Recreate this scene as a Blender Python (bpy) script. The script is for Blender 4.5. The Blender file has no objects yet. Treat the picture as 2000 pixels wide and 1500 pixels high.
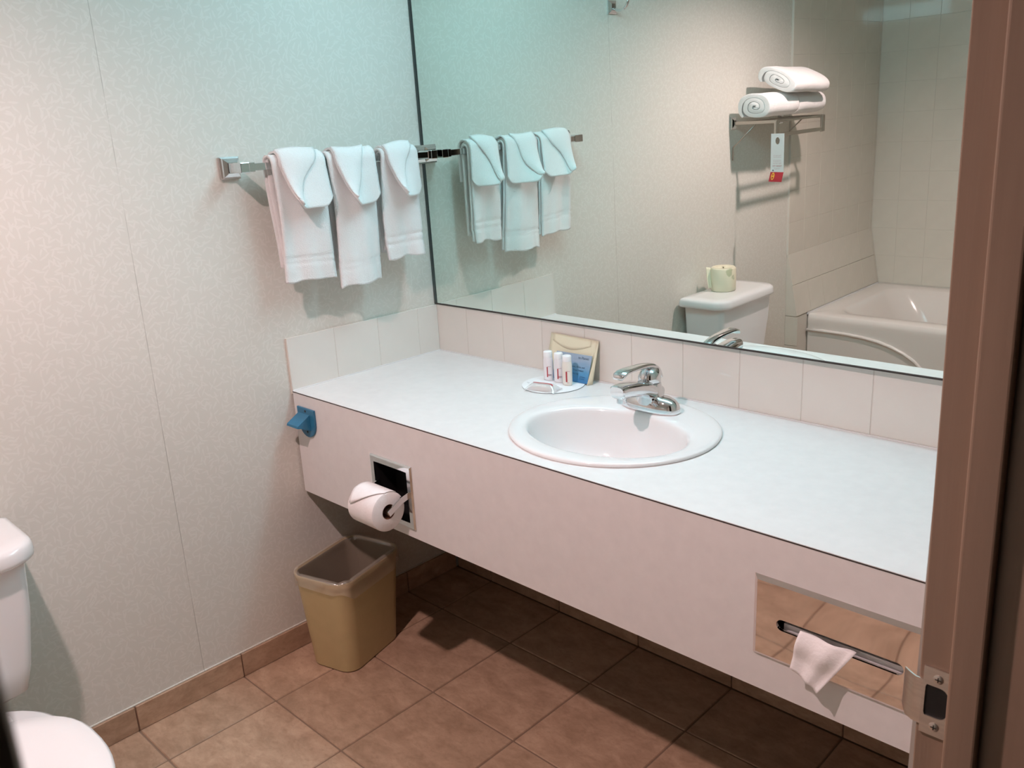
import bpy, bmesh, math, random
from mathutils import Vector, Matrix
random.seed(7)
PI = math.pi
sc = bpy.context.scene
C = sc.collection
# ------------------------------------------------------------------ camera, world, lights, exposure
cam_d = bpy.data.cameras.new('camera'); cam = bpy.data.objects.new('camera', cam_d); C.objects.link(cam)
RIGHT = Vector((0.720602, 0.691550, -0.049918)); DOWN = Vector((0.159823, -0.235730, -0.958586)); FWD = Vector((-0.674678, 0.682781, -0.280393))
M = Matrix.Identity(4)
for r in range(3):
    M[r][0] = RIGHT[r]; M[r][1] = -DOWN[r]; M[r][2] = -FWD[r]
M.translation = Vector((2.09377, -1.78558, 1.46013)); cam.matrix_world = M
cam_d.sensor_fit = 'HORIZONTAL'; cam_d.sensor_width = 36.0; cam_d.lens = 36.0 * 1678.53 / 2000.0; cam_d.clip_start = 0.02
cam_d.dof.use_dof = True; cam_d.dof.focus_distance = 2.3; cam_d.dof.aperture_fstop = 24.0
sc.camera = cam
sc.view_settings.view_transform = 'Standard'; sc.view_settings.look = 'None'
sc.view_settings.exposure = 0.0; sc.view_settings.gamma = 1.0; sc.view_settings.use_curve_mapping = False
sc.cycles.max_bounces = 10; sc.cycles.diffuse_bounces = 6; sc.cycles.glossy_bounces = 7; sc.cycles.transparent_max_bounces = 10
sc.cycles.caustics_reflective = True; sc.cycles.caustics_refractive = False
sc.cycles.sample_clamp_indirect = 6.0; sc.cycles.blur_glossy = 0.3
w = bpy.data.worlds.new('world'); sc.world = w; w.use_nodes = True
w.node_tree.nodes['Background'].inputs[0].default_value = (0.6, 0.5, 0.42, 1); w.node_tree.nodes['Background'].inputs[1].default_value = 0.010
BULB_POS = (0.90, -1.617, 2.325); BULB_E = 3120.0; BULB_COL = (0.98, 0.69, 0.69)
TUBE_E = 15.0; TUBE_COL = (0.71, 1.24, 1.44)
# ------------------------------------------------------------------ dimensions measured from the photograph
H, D, TH, T = 0.7902, 0.5586, 0.1527, 0.1585      # counter height and depth, tile height and pitch
FX, FY, FT = 0.1759, -0.8286, 0.305                # floor tile grid
YT, YC = -2.304, -3.286                            # tub tile edge and tub wall
XR, XO = 1.862, 1.99                               # right wall inner and outer face
CZ = 2.27                                          # ceiling
# ------------------------------------------------------------------ material helpers
def nmat(name, color, rough=0.5, metal=0.0, spec=0.5, coat=0.0, trans=0.0, emis=None, estr=0.0):
    m = bpy.data.materials.new(name); m.use_nodes = True
    b = m.node_tree.nodes['Principled BSDF']
    b.inputs['Base Color'].default_value = (*color, 1); b.inputs['Roughness'].default_value = rough
    b.inputs['Metallic'].default_value = metal; b.inputs['Specular IOR Level'].default_value = spec
    b.inputs['Coat Weight'].default_value = coat; b.inputs['Transmission Weight'].default_value = trans
    if emis: b.inputs['Emission Color'].default_value = (*emis, 1); b.inputs['Emission Strength'].default_value = estr
    return m
class G:
    def __init__(s, m): s.t = m.node_tree; s.b = s.t.nodes['Principled BSDF']
    def n(s, typ, ins=None, **kw):
        x = s.t.nodes.new(typ)
        for k, v in kw.items(): setattr(x, k, v)
        for k, v in (ins or {}).items():
            if isinstance(v, bpy.types.NodeSocket): s.t.links.new(v, x.inputs[k])
            else: x.inputs[k].default_value = v
        return x
    def l(s, a, b): s.t.links.new(a, b)
    def co(s, kind='Object', scale=(1, 1, 1)):
        c = s.n('ShaderNodeTexCoord')
        return s.n('ShaderNodeMapping', {'Vector': c.outputs[kind], 'Scale': scale}).outputs[0]
    def math(s, op, a, b=0.0, c=0.0): return s.n('ShaderNodeMath', {0: a, 1: b, 2: c}, operation=op).outputs[0]
    def mix(s, f, a, b): 
        x = s.n('ShaderNodeMix', data_type='RGBA')
        for k, v in ((0, f), (6, a), (7, b)):
            if isinstance(v, bpy.types.NodeSocket): s.l(v, x.inputs[k])
            else: x.inputs[k].default_value = v
        return x.outputs[2]
    def bump(s, h, strength, dist=0.01):
        b = s.n('ShaderNodeBump', {'Height': h, 'Strength': strength, 'Distance': dist}); s.l(b.outputs[0], s.b.inputs['Normal'])
def noisy(m, scale, amount, bump=0.0, bscale=None, stretch=(1, 1, 1), detail=4.0, dist=0.005, kind='Object'):
    g = G(m); base = tuple(g.b.inputs['Base Color'].default_value)
    nz = g.n('ShaderNodeTexNoise', {'Vector': g.co(kind, stretch), 'Scale': scale, 'Detail': detail})
    dk = tuple(c * (1 - amount) for c in base[:3]) + (1,); lt = tuple(min(1, c * (1 + amount)) for c in base[:3]) + (1,)
    rmp = g.n('ShaderNodeMapRange', {0: nz.outputs[0], 1: 0.3, 2: 0.7})
    g.l(g.mix(rmp.outputs[0], dk, lt), g.b.inputs['Base Color'])
    if bump:
        nb = g.n('ShaderNodeTexNoise', {'Vector': g.co(kind, stretch), 'Scale': bscale or scale, 'Detail': 3.0}); g.bump(nb.outputs[0], bump, dist)
    return m
# wallpaper: pale paper printed with short curved leaf strokes, butt seams
def wallpaper():
    m = nmat('wallpaper', (0.70, 0.69, 0.62), 0.55, spec=0.35); g = G(m)
    tc = g.n('ShaderNodeTexCoord').outputs['Object']
    sep = g.n('ShaderNodeSeparateXYZ', {0: tc})
    yz = g.n('ShaderNodeCombineXYZ', {0: sep.outputs[1], 1: sep.outputs[2], 2: 0.0}).outputs[0]
    wob = g.n('ShaderNodeTexNoise', {'Vector': yz, 'Scale': 45.0, 'Detail': 1.0})
    wv = g.n('ShaderNodeVectorMath', {0: wob.outputs[1], 1: (0.5, 0.5, 0.5)}, operation='SUBTRACT')
    ws = g.n('ShaderNodeVectorMath', {0: wv.outputs[0], 'Scale': 0.007}, operation='SCALE')
    yzw = g.n('ShaderNodeVectorMath', {0: yz, 1: ws.outputs[0]}, operation='ADD').outputs[0]
    acc = None
    for off in ((0, 0, 0), (0.37, 0.11, 0), (0.13, 0.71, 0)):
        p = g.n('ShaderNodeVectorMath', {0: yzw, 1: off}, operation='ADD').outputs[0]
        v = g.n('ShaderNodeTexVoronoi', {'Vector': p, 'Scale': 42.0, 'Randomness': 1.0}, voronoi_dimensions='2D')
        ps = g.n('ShaderNodeVectorMath', {0: p, 'Scale': 1.0}, operation='SCALE').outputs[0]
        d = g.n('ShaderNodeVectorMath', {0: ps, 1: v.outputs['Position']}, operation='SUBTRACT').outputs[0]
        ang = g.math('MULTIPLY', g.n('ShaderNodeSeparateColor', {0: v.outputs['Color']}).outputs[0], 6.283)
        rr = g.n('ShaderNodeVectorRotate', {'Vector': d, 'Axis': (0, 0, 1), 'Angle': ang}, rotation_type='AXIS_ANGLE').outputs[0]
        sc_ = g.n('ShaderNodeVectorMath', {0: rr, 1: (95.0, 430.0, 0.0)}, operation='MULTIPLY').outputs[0]
        ln = g.n('ShaderNodeVectorMath', {0: sc_}, operation='LENGTH').outputs['Value']
        mk = g.n('ShaderNodeMapRange', {0: ln, 1: 1.15, 2: 0.7, 3: 0.0, 4: 1.0}).outputs[0]
        acc = mk if acc is None else g.math('MAXIMUM', acc, mk)
    col = g.mix(acc, (0.678, 0.668, 0.608, 1), (0.725, 0.715, 0.66, 1))
    big = g.n('ShaderNodeTexNoise', {'Vector': yz, 'Scale': 2.0, 'Detail': 2.0}).outputs[0]
    col = g.mix(g.math('MULTIPLY', big, 0.12), col, (0.60, 0.59, 0.53, 1))
    seam = None
    for ys, wd in ((-0.937, 0.0009),):
        dd = g.math('ABSOLUTE', g.math('SUBTRACT', sep.outputs[1], ys)); k = g.math('LESS_THAN', dd, wd)
        seam = k if seam is None else g.math('MAXIMUM', seam, k)
    brk = g.n('ShaderNodeTexNoise', {'Vector': yz, 'Scale': 9.0}).outputs[0]
    seam = g.math('MULTIPLY', seam, g.n('ShaderNodeMapRange', {0: brk, 1: 0.35, 2: 0.65, 3: 0.12, 4: 0.75}).outputs[0])
    col = g.mix(seam, col, (0.33, 0.32, 0.27, 1))
    g.l(col, g.b.inputs['Base Color']); g.bump(acc, 0.05, 0.001)
    return m
def floor_tile_mat():
    m = nmat('floor_tile', (0.40, 0.26, 0.175), 0.42, spec=0.4); g = G(m)
    oi = g.n('ShaderNodeObjectInfo')
    rnd = g.n('ShaderNodeVectorMath', {0: g.n('ShaderNodeTexCoord').outputs['Object'], 1: g.n('ShaderNodeVectorMath', {0: oi.outputs['Location'], 'Scale': 3.1}, operation='SCALE').outputs[0]}, operation='ADD').outputs[0]
    st = g.n('ShaderNodeMapping', {'Vector': rnd, 'Scale': (0.75, 1.2, 1), 'Rotation': (0, 0, 0.25)}).outputs[0]
    n1 = g.n('ShaderNodeTexNoise', {'Vector': st, 'Scale': 17.0, 'Detail': 8.0, 'Roughness': 0.72, 'Distortion': 0.3}).outputs[0]
    n2 = g.n('ShaderNodeTexNoise', {'Vector': st, 'Scale': 75.0, 'Detail': 3.0}).outputs[0]
    f = g.n('ShaderNodeMapRange', {0: n1, 1: 0.34, 2: 0.66}).outputs[0]
    col = g.mix(f, (0.35, 0.225, 0.145, 1), (0.53, 0.36, 0.245, 1))
    col = g.mix(g.n('ShaderNodeMapRange', {0: n2, 1: 0.55, 2: 0.75, 3: 0.0, 4: 0.35}).outputs[0], col, (0.26, 0.165, 0.105, 1))
    hsv = g.n('ShaderNodeHueSaturation', {'Color': col, 'Value': g.n('ShaderNodeMapRange', {0: oi.outputs['Random'], 3: 0.92, 4: 1.06}).outputs[0]})
    g.l(hsv.outputs[0], g.b.inputs['Base Color']); g.bump(n1, 0.10, 0.004)
    return m
def wood_mat():
    m = nmat('jamb_wood', (0.30, 0.19, 0.125), 0.45); g = G(m)
    st = g.co('Object', (14, 14, 0.7))
    n1 = g.n('ShaderNodeTexNoise', {'Vector': st, 'Scale': 5.0, 'Detail': 6.0, 'Roughness': 0.65, 'Distortion': 0.4}).outputs[0]
    n2 = g.n('ShaderNodeTexNoise', {'Vector': g.co('Object', (90, 90, 1.5)), 'Scale': 7.0, 'Detail': 2.0}).outputs[0]
    col = g.mix(g.n('ShaderNodeMapRange', {0: n1, 1: 0.3, 2: 0.7}).outputs[0], (0.262, 0.180, 0.124, 1), (0.300, 0.206, 0.144, 1))
    col = g.mix(g.math('MULTIPLY', n2, 0.28), col, (0.21, 0.14, 0.095, 1))
    ch = g.n('ShaderNodeTexNoise', {'Vector': g.co('Object', (60, 60, 16)), 'Scale': 1.0, 'Detail': 3.0}).outputs[0]
    col = g.mix(g.n('ShaderNodeMapRange', {0: ch, 1: 0.725, 2: 0.75, 3: 0.0, 4: 0.8}).outputs[0], col, (0.12, 0.07, 0.045, 1))
    g.l(col, g.b.inputs['Base Color']); g.bump(n2, 0.06, 0.002)
    return m
def terry(name, col=(0.86, 0.86, 0.85)):
    m = nmat(name, col, 0.95, spec=0.1); g = G(m)
    g.b.inputs['Sheen Weight'].default_value = 0.25
    nb = g.n('ShaderNodeTexNoise', {'Vector': g.co('Object'), 'Scale': 420.0, 'Detail': 2.0})
    nl = g.n('ShaderNodeTexNoise', {'Vector': g.co('Object'), 'Scale': 22.0, 'Detail': 3.0})
    h = g.math('ADD', g.math('MULTIPLY', nb.outputs[0], 0.5), nl.outputs[0]); g.bump(h, 0.6, 0.008)
    return m
def plate_steel():
    m = nmat('polished_steel', (0.88, 0.80, 0.77), 0.035, metal=1.0); g = G(m)
    nz = g.n('ShaderNodeTexNoise', {'Vector': g.co('Object', (1, 1, 1)), 'Scale': 3.2, 'Detail': 0.0, 'Distortion': 0.5}); g.bump(nz.outputs[0], 0.42, 0.02)
    return m
def film_mat(name='clear_film', dcol=(0.74, 0.67, 0.55, 1), op=0.38):
    m = bpy.data.materials.new(name); m.use_nodes = True; t = m.node_tree; t.nodes.clear()
    out = t.nodes.new('ShaderNodeOutputMaterial'); mx = t.nodes.new('ShaderNodeMixShader'); tr = t.nodes.new('ShaderNodeBsdfTransparent')
    mx2 = t.nodes.new('ShaderNodeMixShader'); gl = t.nodes.new('ShaderNodeBsdfGlossy'); df = t.nodes.new('ShaderNodeBsdfDiffuse')
    gl.inputs['Roughness'].default_value = 0.15; gl.inputs['Color'].default_value = (1, 1, 1, 1); df.inputs['Color'].default_value = dcol
    fr = t.nodes.new('ShaderNodeFresnel'); fr.inputs['IOR'].default_value = 1.45
    mx2.inputs[0].default_value = 0.45; mx.inputs[0].default_value = op
    t.links.new(df.outputs[0], mx2.inputs[1]); t.links.new(gl.outputs[0], mx2.inputs[2])
    t.links.new(tr.outputs[0], mx.inputs[1]); t.links.new(mx2.outputs[0], mx.inputs[2]); t.links.new(mx.outputs[0], out.inputs['Surface'])
    return m
def card_blue():
    m = nmat('blue_print', (0.3, 0.45, 0.6), 0.4); g = G(m)
    z = g.n('ShaderNodeSeparateXYZ', {0: g.n('ShaderNodeTexCoord').outputs['Generated']}).outputs[2]
    nz = g.n('ShaderNodeTexNoise', {'Vector': g.co('Generated'), 'Scale': 5.0, 'Detail': 3.0}).outputs[0]
    zz = g.math('ADD', z, g.math('MULTIPLY', g.math('SUBTRACT', nz, 0.5), 0.25))
    r = g.n('ShaderNodeValToRGB', {0: zz}); e = r.color_ramp.elements
    e[0].position = 0.05; e[0].color = (0.05, 0.20, 0.42, 1); e[1].position = 0.8; e[1].color = (0.33, 0.42, 0.53, 1)
    x = e.new(0.35); x.color = (0.10, 0.30, 0.50, 1)
    g.l(r.outputs[0], g.b.inputs['Base Color']); return m
def leaf_wrap():
    m = nmat('leaf_wrapper', (0.76, 0.74, 0.58), 0.6); g = G(m)
    v = g.n('ShaderNodeTexVoronoi', {'Vector': g.co('Object', (1, 1, 0.8)), 'Scale': 16.0}); 
    nz = g.n('ShaderNodeTexNoise', {'Vector': g.co('Object'), 'Scale': 30.0, 'Detail': 2.0}).outputs[0]
    f = g.math('ADD', v.outputs[0], g.math('MULTIPLY', nz, 0.45))
    k = g.n('ShaderNodeMapRange', {0: f, 1: 0.50, 2: 0.44, 3: 0.0, 4: 0.75}).outputs[0]
    sel = g.n('ShaderNodeSeparateColor', {0: v.outputs['Color']}).outputs[0]
    k = g.math('MULTIPLY', k, g.math('GREATER_THAN', sel, 0.35))
    g.l(g.mix(k, (0.78, 0.74, 0.56, 1), (0.40, 0.45, 0.27, 1)), g.b.inputs['Base Color']); return m
FILM_W = film_mat('soap_film', (0.88, 0.88, 0.89, 1), 0.58)
MAT = dict(
    paper_wall=wallpaper(), floor_tile=floor_tile_mat(), wood=wood_mat(), steel_plate=plate_steel(), film=film_mat(), blue_print=card_blue(), leaf=leaf_wrap(),
    plaster=noisy(nmat('ceiling_paint', (0.72, 0.71, 0.68), 0.8), 60, 0.03, 0.1),
    wallpaint=nmat('hall_paint', (0.42, 0.39, 0.34), 0.8),
    laminate=noisy(nmat('laminate', (0.725, 0.715, 0.705), 0.38), 38, 0.025, 0.06, 55, dist=0.002),
    tile=noisy(nmat('wall_tile', (0.74, 0.72, 0.67), 0.05, spec=0.5), 14, 0.015, 0.006, 30),
    tub_tile=noisy(nmat('tub_tile', (0.67, 0.64, 0.565), 0.045, spec=0.5), 14, 0.02, 0.004, 30),
    grout=nmat('grout', (0.66, 0.63, 0.57), 0.85), floor_grout=nmat('floor_grout', (0.235, 0.155, 0.105), 0.9),
    dark=nmat('seam_dark', (0.035, 0.028, 0.025), 0.6), black=nmat('recess_black', (0.004, 0.004, 0.004), 0.6),
    mirror=nmat('silvered_glass', (0.80, 0.895, 0.85), 0.0, metal=1.0), channel=nmat('mirror_channel', (0.10, 0.12, 0.12), 0.35, metal=0.6),
    chrome=nmat('chrome', (0.74, 0.75, 0.76), 0.05, metal=1.0), satin=nmat('satin_steel', (0.48, 0.44, 0.39), 0.30, metal=1.0),
    brushed=noisy(nmat('brushed_steel', (0.62, 0.56, 0.50), 0.38, metal=1.0), 40, 0.08, 0, stretch=(1, 1, 8)),
    porcelain=nmat('porcelain', (0.79, 0.785, 0.78), 0.08, spec=0.5, coat=0.3), seat=nmat('seat_plastic', (0.92, 0.91, 0.90), 0.22),
    acrylic=nmat('tub_acrylic', (0.76, 0.72, 0.68), 0.16), terry=terry('terry'), terry_b=terry('terry_bath', (0.86, 0.85, 0.84)),
    bin=noisy(nmat('bin_plastic', (0.50, 0.39, 0.20), 0.42), 30, 0.03), blue=nmat('blue_plastic', (0.028, 0.165, 0.29), 0.35),
    paper=noisy(nmat('tissue_paper', (0.84, 0.82, 0.81), 0.95, spec=0.1), 60, 0.02, 0.15, 200), core=nmat('roll_core', (0.20, 0.10, 0.06), 0.8),
    cream=nmat('cream_paper', (0.76, 0.70, 0.52), 0.5), white_card=nmat('white_card', (0.82, 0.83, 0.84), 0.5), ink=nmat('grey_ink', (0.20, 0.22, 0.25), 0.6),
    navy=nmat('dark_ink', (0.03, 0.06, 0.09), 0.6), redink=nmat('red_ink', (0.42, 0.03, 0.04), 0.5), pinkink=nmat('pink_ink', (0.52, 0.30, 0.32), 0.6),
    red=nmat('red_panel', (0.40, 0.015, 0.03), 0.4), yellow=nmat('yellow_ink', (0.75, 0.45, 0.04), 0.5),
    bottle=nmat('bottle_plastic', (0.80, 0.80, 0.82), 0.3), lotion=nmat('bottle_cream', (0.80, 0.785, 0.715), 0.3), cap=nmat('cap_plastic', (0.86, 0.88, 0.89), 0.35),
    soap=nmat('soap_bar', (0.86, 0.83, 0.78), 0.5), edge=nmat('card_edge', (0.30, 0.33, 0.34), 0.7),
    bin_in_shade=nmat('bin_inside_shade', (0.17, 0.115, 0.06), 0.6),  # bin plastic darkened, shade inside the bin is put into this colour
    particle=nmat('particle_board', (0.20, 0.135, 0.085), 0.9),
    rubber=nmat('baffle_black', (0.01, 0.01, 0.01), 0.9), white_metal=nmat('white_metal', (0.75, 0.75, 0.75), 0.4),
    bulb=nmat('bulb_glow', (0, 0, 0), 0.5, emis=BULB_COL, estr=BULB_E), tube=nmat('diffuser_glow', (0, 0, 0), 0.5, emis=TUBE_COL, estr=TUBE_E),
)
# ------------------------------------------------------------------ geometry helpers
ORG = {}
def obj(name, bm, mat, parent=None, smooth=False, auto=None, loc=None):
    if parent is not None:
        o0 = ORG.get(parent.name, Vector((0, 0, 0)))
        if loc is None: bmesh.ops.translate(bm, verts=bm.verts, vec=-o0)
    me = bpy.data.meshes.new(name); bm.normal_update(); bm.to_mesh(me); bm.free()
    me.materials.append(mat if not isinstance(mat, str) else MAT[mat])
    if smooth or auto:
        me.polygons.foreach_set('use_smooth', [True] * len(me.polygons))
        if auto: me.set_sharp_from_angle(angle=math.radians(auto))
    o = bpy.data.objects.new(name, me); C.objects.link(o)
    if parent is not None: o.parent = parent; ORG[o.name] = ORG.get(parent.name, Vector((0, 0, 0)))
    return o
def thing(name, label, cat, loc, group=None):
    o = bpy.data.objects.new(name, None); C.objects.link(o); o.location = loc; o.empty_display_size = 0.05
    o['label'] = label; o['category'] = cat
    if group: o['group'] = group
    ORG[o.name] = Vector(loc); return o
def tag(o, label, cat, group=None):
    o['label'] = label; o['category'] = cat
    if group: o['group'] = group
    return o
def base_origin(o):                      # put a single-mesh thing's origin at its base
    vs = o.data.vertices; lo = [min(v.co[i] for v in vs) for i in range(3)]; hi = [max(v.co[i] for v in vs) for i in range(3)]
    c = Vector(((lo[0] + hi[0]) / 2, (lo[1] + hi[1]) / 2, lo[2])); o.data.transform(Matrix.Translation(-c)); o.location = c; return o
def struct(name, bm, mat, **k):
    o = obj(name, bm, mat, **k); o['kind'] = 'structure'; return o
def box(bm, lo, hi, bev=0.0, seg=2):
    r = bmesh.ops.create_cube(bm, size=1.0); vs = r['verts']
    for v in vs: v.co = Vector([lo[i] + (v.co[i] + 0.5) * (hi[i] - lo[i]) for i in range(3)])
    if bev: bmesh.ops.bevel(bm, geom=list({e for v in vs for e in v.link_edges}), offset=bev, segments=seg, affect='EDGES', profile=0.5)
    return vs
def nb(): return bmesh.new()
def bx(lo, hi, bev=0.0, seg=2): bm = nb(); box(bm, lo, hi, bev, seg); return bm
def loft(bm, rings, cap0=True, cap1=True, closed=True):
    R = [[bm.verts.new(p) for p in r] for r in rings]
    for a, b in zip(R, R[1:]):
        n = len(a)
        for i in range(n if closed else n - 1):
            j = (i + 1) % n; bm.faces.new((a[i], a[j], b[j], b[i]))
    if cap0: bm.faces.new(R[0][::-1])
    if cap1: bm.faces.new(R[-1])
    return R
def fix(bm): bmesh.ops.recalc_face_normals(bm, faces=bm.faces); return bm
def ell(cx, cy, a, b, z, n=48, e=2.0):
    o = []
    for i in range(n):
        t = 2 * PI * i / n; c, s = math.cos(t), math.sin(t)
        o.append((cx + a * math.copysign(abs(c) ** (2 / e), c), cy + b * math.copysign(abs(s) ** (2 / e), s), z))
    return o
def rrect(x0, x1, y0, y1, r, z, k=6):
    if not isinstance(r, (tuple, list)): r = (r,) * 4
    o = []
    for (cx, cy, rr, a0) in ((x1 - r[0], y1 - r[0], r[0], 0), (x0 + r[1], y1 - r[1], r[1], 90), (x0 + r[2], y0 + r[2], r[2], 180), (x1 - r[3], y0 + r[3], r[3], 270)):
        for i in range(k + 1):
            a = math.radians(a0 + 90 * i / k); o.append((cx + rr * math.cos(a), cy + rr * math.sin(a), z))
    return o
def sweep(bm, path, sec, n=12, square=False, up=Vector((0, 0, 1))):
    P = [Vector(p) for p in path]; rings = []
    for i, p in enumerate(P):
        t = (P[min(i + 1, len(P) - 1)] - P[max(i - 1, 0)]).normalized()
        u = up - t * up.dot(t)
        if u.length < 1e-3: u = Vector((1, 0, 0)) - t * t.x
        u.normalize(); s = t.cross(u); w, h = sec[i] if isinstance(sec, list) else sec
        if square: pr = [(w, h), (-w, h), (-w, -h), (w, -h)]
        else: pr = [(w * math.cos(2 * PI * k / n), h * math.sin(2 * PI * k / n)) for k in range(n)]
        rings.append([p + s * a + u * b for a, b in pr])
    loft(bm, rings); return bm
def bez(p0, p1, p2, p3, n=12):
    o = []
    for i in range(n + 1):
        t = i / n; o.append(tuple(Vector(p0) * (1 - t) ** 3 + Vector(p1) * 3 * t * (1 - t) ** 2 + Vector(p2) * 3 * t * t * (1 - t) + Vector(p3) * t ** 3))
    return o
def grid(fn, nu, nv):
    bm = nb(); V = [[bm.verts.new(fn(i / nu, j / nv)) for i in range(nu + 1)] for j in range(nv + 1)]
    for j in range(nv):
        for i in range(nu): bm.faces.new((V[j][i], V[j][i + 1], V[j + 1][i + 1], V[j + 1][i]))
    return bm
def solid(o, t, sub=0, off=0.0):
    m = o.modifiers.new('thickness', 'SOLIDIFY'); m.thickness = t; m.offset = off
    if sub: s = o.modifiers.new('smooth', 'SUBSURF'); s.levels = sub; s.render_levels = sub
    return o
def ring_plate(outer, inner, thick, m, bev=0.0):
    """flat plate between two outlines of equal count (2D) mapped by m(a, b, depth); depth 0 = front"""
    bm = nb(); n = len(outer)
    if bev:
        cx = sum(p[0] for p in outer) / n; cy = sum(p[1] for p in outer) / n
        oin = [(p[0] - math.copysign(min(bev, abs(p[0] - cx)), p[0] - cx), p[1] - math.copysign(min(bev, abs(p[1] - cy)), p[1] - cy)) for p in outer]
        rows = [[m(a, b, thick) for a, b in inner], [m(a, b, 0) for a, b in inner], [m(a, b, 0) for a, b in oin], [m(a, b, min(bev, thick * .9)) for a, b in outer], [m(a, b, thick) for a, b in outer]]
    else:
        rows = [[m(a, b, thick) for a, b in inner], [m(a, b, 0) for a, b in inner], [m(a, b, 0) for a, b in outer], [m(a, b, thick) for a, b in outer]]
    R = loft(bm, rows, False, False)
    for i in range(n): j = (i + 1) % n; bm.faces.new((R[-1][i], R[-1][j], R[0][j], R[0][i]))
    return fix(bm)
def ray_rect(x0, x1, y0, y1, cx, cy, angs):
    o = []
    for a in angs:
        c, s = math.cos(a), math.sin(a); t = 1e9
        if c > 1e-9: t = min(t, (x1 - cx) / c)
        if c < -1e-9: t = min(t, (x0 - cx) / c)
        if s > 1e-9: t = min(t, (y1 - cy) / s)
        if s < -1e-9: t = min(t, (y0 - cy) / s)
        o.append((cx + c * t, cy + s * t))
    return o
def rect_angs(x0, x1, y0, y1, cx, cy, n=64):
    return sorted([2 * PI * i / n for i in range(n)] + [math.atan2(y - cy, x - cx) % (2 * PI) for x in (x0, x1) for y in (y0, y1)])
def holed_panel(xs, zs, holes, thick, m):
    bm = nb(); V = {}
    def v(i, k):
        if (i, k) not in V: V[i, k] = bm.verts.new(m(xs[i], zs[k], 0))
        return V[i, k]
    for i in range(len(xs) - 1):
        for k in range(len(zs) - 1):
            if (i, k) not in holes: bm.faces.new((v(i, k), v(i + 1, k), v(i + 1, k + 1), v(i, k + 1)))
    front = bm.faces[:]; B = {v_: bm.verts.new(m(xs[i], zs[k], thick)) for (i, k), v_ in V.items()}
    edges = [e for e in bm.edges if len(e.link_faces) == 1]
    for f in front: bm.faces.new([B[v_] for v_ in f.verts][::-1])
    for e in edges: bm.faces.new((e.verts[0], e.verts[1], B[e.verts[1]], B[e.verts[0]]))
    return fix(bm)
def text(name, s, size, parent, mat, origin, ex, ey, depth=0.0004, align='LEFT', width=None):
    """flat lettering laid out along ex / ey at origin"""
    cu = bpy.data.curves.new('lettering', 'FONT'); cu.body = s; cu.size = size; cu.align_x = align; cu.resolution_u = 2
    to = bpy.data.objects.new('tmp', cu); C.objects.link(to); bpy.context.view_layer.update()
    me = bpy.data.meshes.new_from_object(to.evaluated_get(bpy.context.evaluated_depsgraph_get())); bpy.data.objects.remove(to)
    bm = nb(); bm.from_mesh(me); bpy.data.meshes.remove(me)
    ex = Vector(ex).normalized(); ey = Vector(ey).normalized(); n = ex.cross(ey)
    xs = [v.co.x for v in bm.verts] or [0, 1]; k = 1.0
    if width: k = width / max(1e-6, max(xs) - min(xs))
    for v in bm.verts: v.co = Vector(origin) + ex * v.co.x * k + ey * v.co.y + n * depth
    return obj(name, bm, mat, parent)
def tile_mesh(w, h, d, bev=0.0015):
    return bx((0, 0, 0), (w, h, d), bev, 1)
_tm = {}
def tile(parent, w, h, d, mtx, mat, name='tile', bev=0.0008):
    key = (round(w, 4), round(h, 4), round(d, 4), mat)
    if key not in _tm:
        bm = tile_mesh(w, h, d, bev); me = bpy.data.meshes.new(name); bm.to_mesh(me); bm.free(); me.materials.append(MAT[mat]); _tm[key] = me
    o = bpy.data.objects.new(name, _tm[key]); C.objects.link(o); o.parent = parent; o.matrix_local = mtx; return o
def frame(o, ex, ey):
    ex = Vector(ex).normalized(); ey = Vector(ey).normalized(); ez = ex.cross(ey)
    m = Matrix.Identity(4)
    for r in range(3): m[r][0] = ex[r]; m[r][1] = ey[r]; m[r][2] = ez[r]; m[r][3] = o[r]
    return m
# ================================================================== THE ROOM
floor = struct('floor', bx((0, YC, -0.08), (2.02, 0.022, -0.003)), 'floor_grout')
GAP = 0.0045
def cells(p, lo, hi, step):
    k = math.floor((lo - p) / step); out = []
    while p + k * step < hi - 1e-6:
        a, b = max(lo, p + k * step), min(hi, p + (k + 1) * step)
        if b - a > 0.012: out.append((a, b))
        k += 1
    return out
for (a, b) in cells(FX, 0.0, 1.86, FT):
    for (c, d) in cells(FY, -2.42, 0.0055, FT):
        tile(floor, b - a - GAP, d - c - GAP, 0.006, Matrix.Translation((a + GAP / 2, c + GAP / 2, -0.006 + random.uniform(-0.0003, 0.0003))), 'floor_tile', bev=0.002)
ceil_a = rect_angs(0, 2.0, YC, 0, BULB_POS[0], BULB_POS[1])
ceil = struct('ceiling', ring_plate(ray_rect(0, 2.0, YC, 0, BULB_POS[0], BULB_POS[1], ceil_a), [(BULB_POS[0] + 0.083 * math.cos(a), BULB_POS[1] + 0.083 * math.sin(a)) for a in ceil_a], 0.03, lambda a, b, d: (a, b, CZ + d)), 'plaster')
wall_left = struct('wall_left', bx((-0.10, YC - 0.1, -0.08), (0, 0.10, CZ + 0.05)), 'paper_wall')
wall_back = struct('wall_back', bx((0, 0.022, -0.08), (2.0, 0.12, CZ + 0.05)), 'wallpaint')
wall_front = struct('wall_front', bx((0, YC - 0.1, -0.08), (2.0, YC - 0.0022, CZ + 0.05)), 'grout')
JY, HY = -1.04, -1.768                    # latch jamb face and hinge jamb face of the doorway
bm = nb(); box(bm, (XR, JY + 0.02, -0.08), (XO, 0.12, CZ + 0.05)); box(bm, (XR, YC - 0.1, -0.08), (XO, HY - 0.02, CZ + 0.05)); box(bm, (XR, HY - 0.02, 2.05), (XO, JY + 0.02, CZ + 0.05))
wall_right = struct('wall_right', bm, 'wallpaint')
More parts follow.
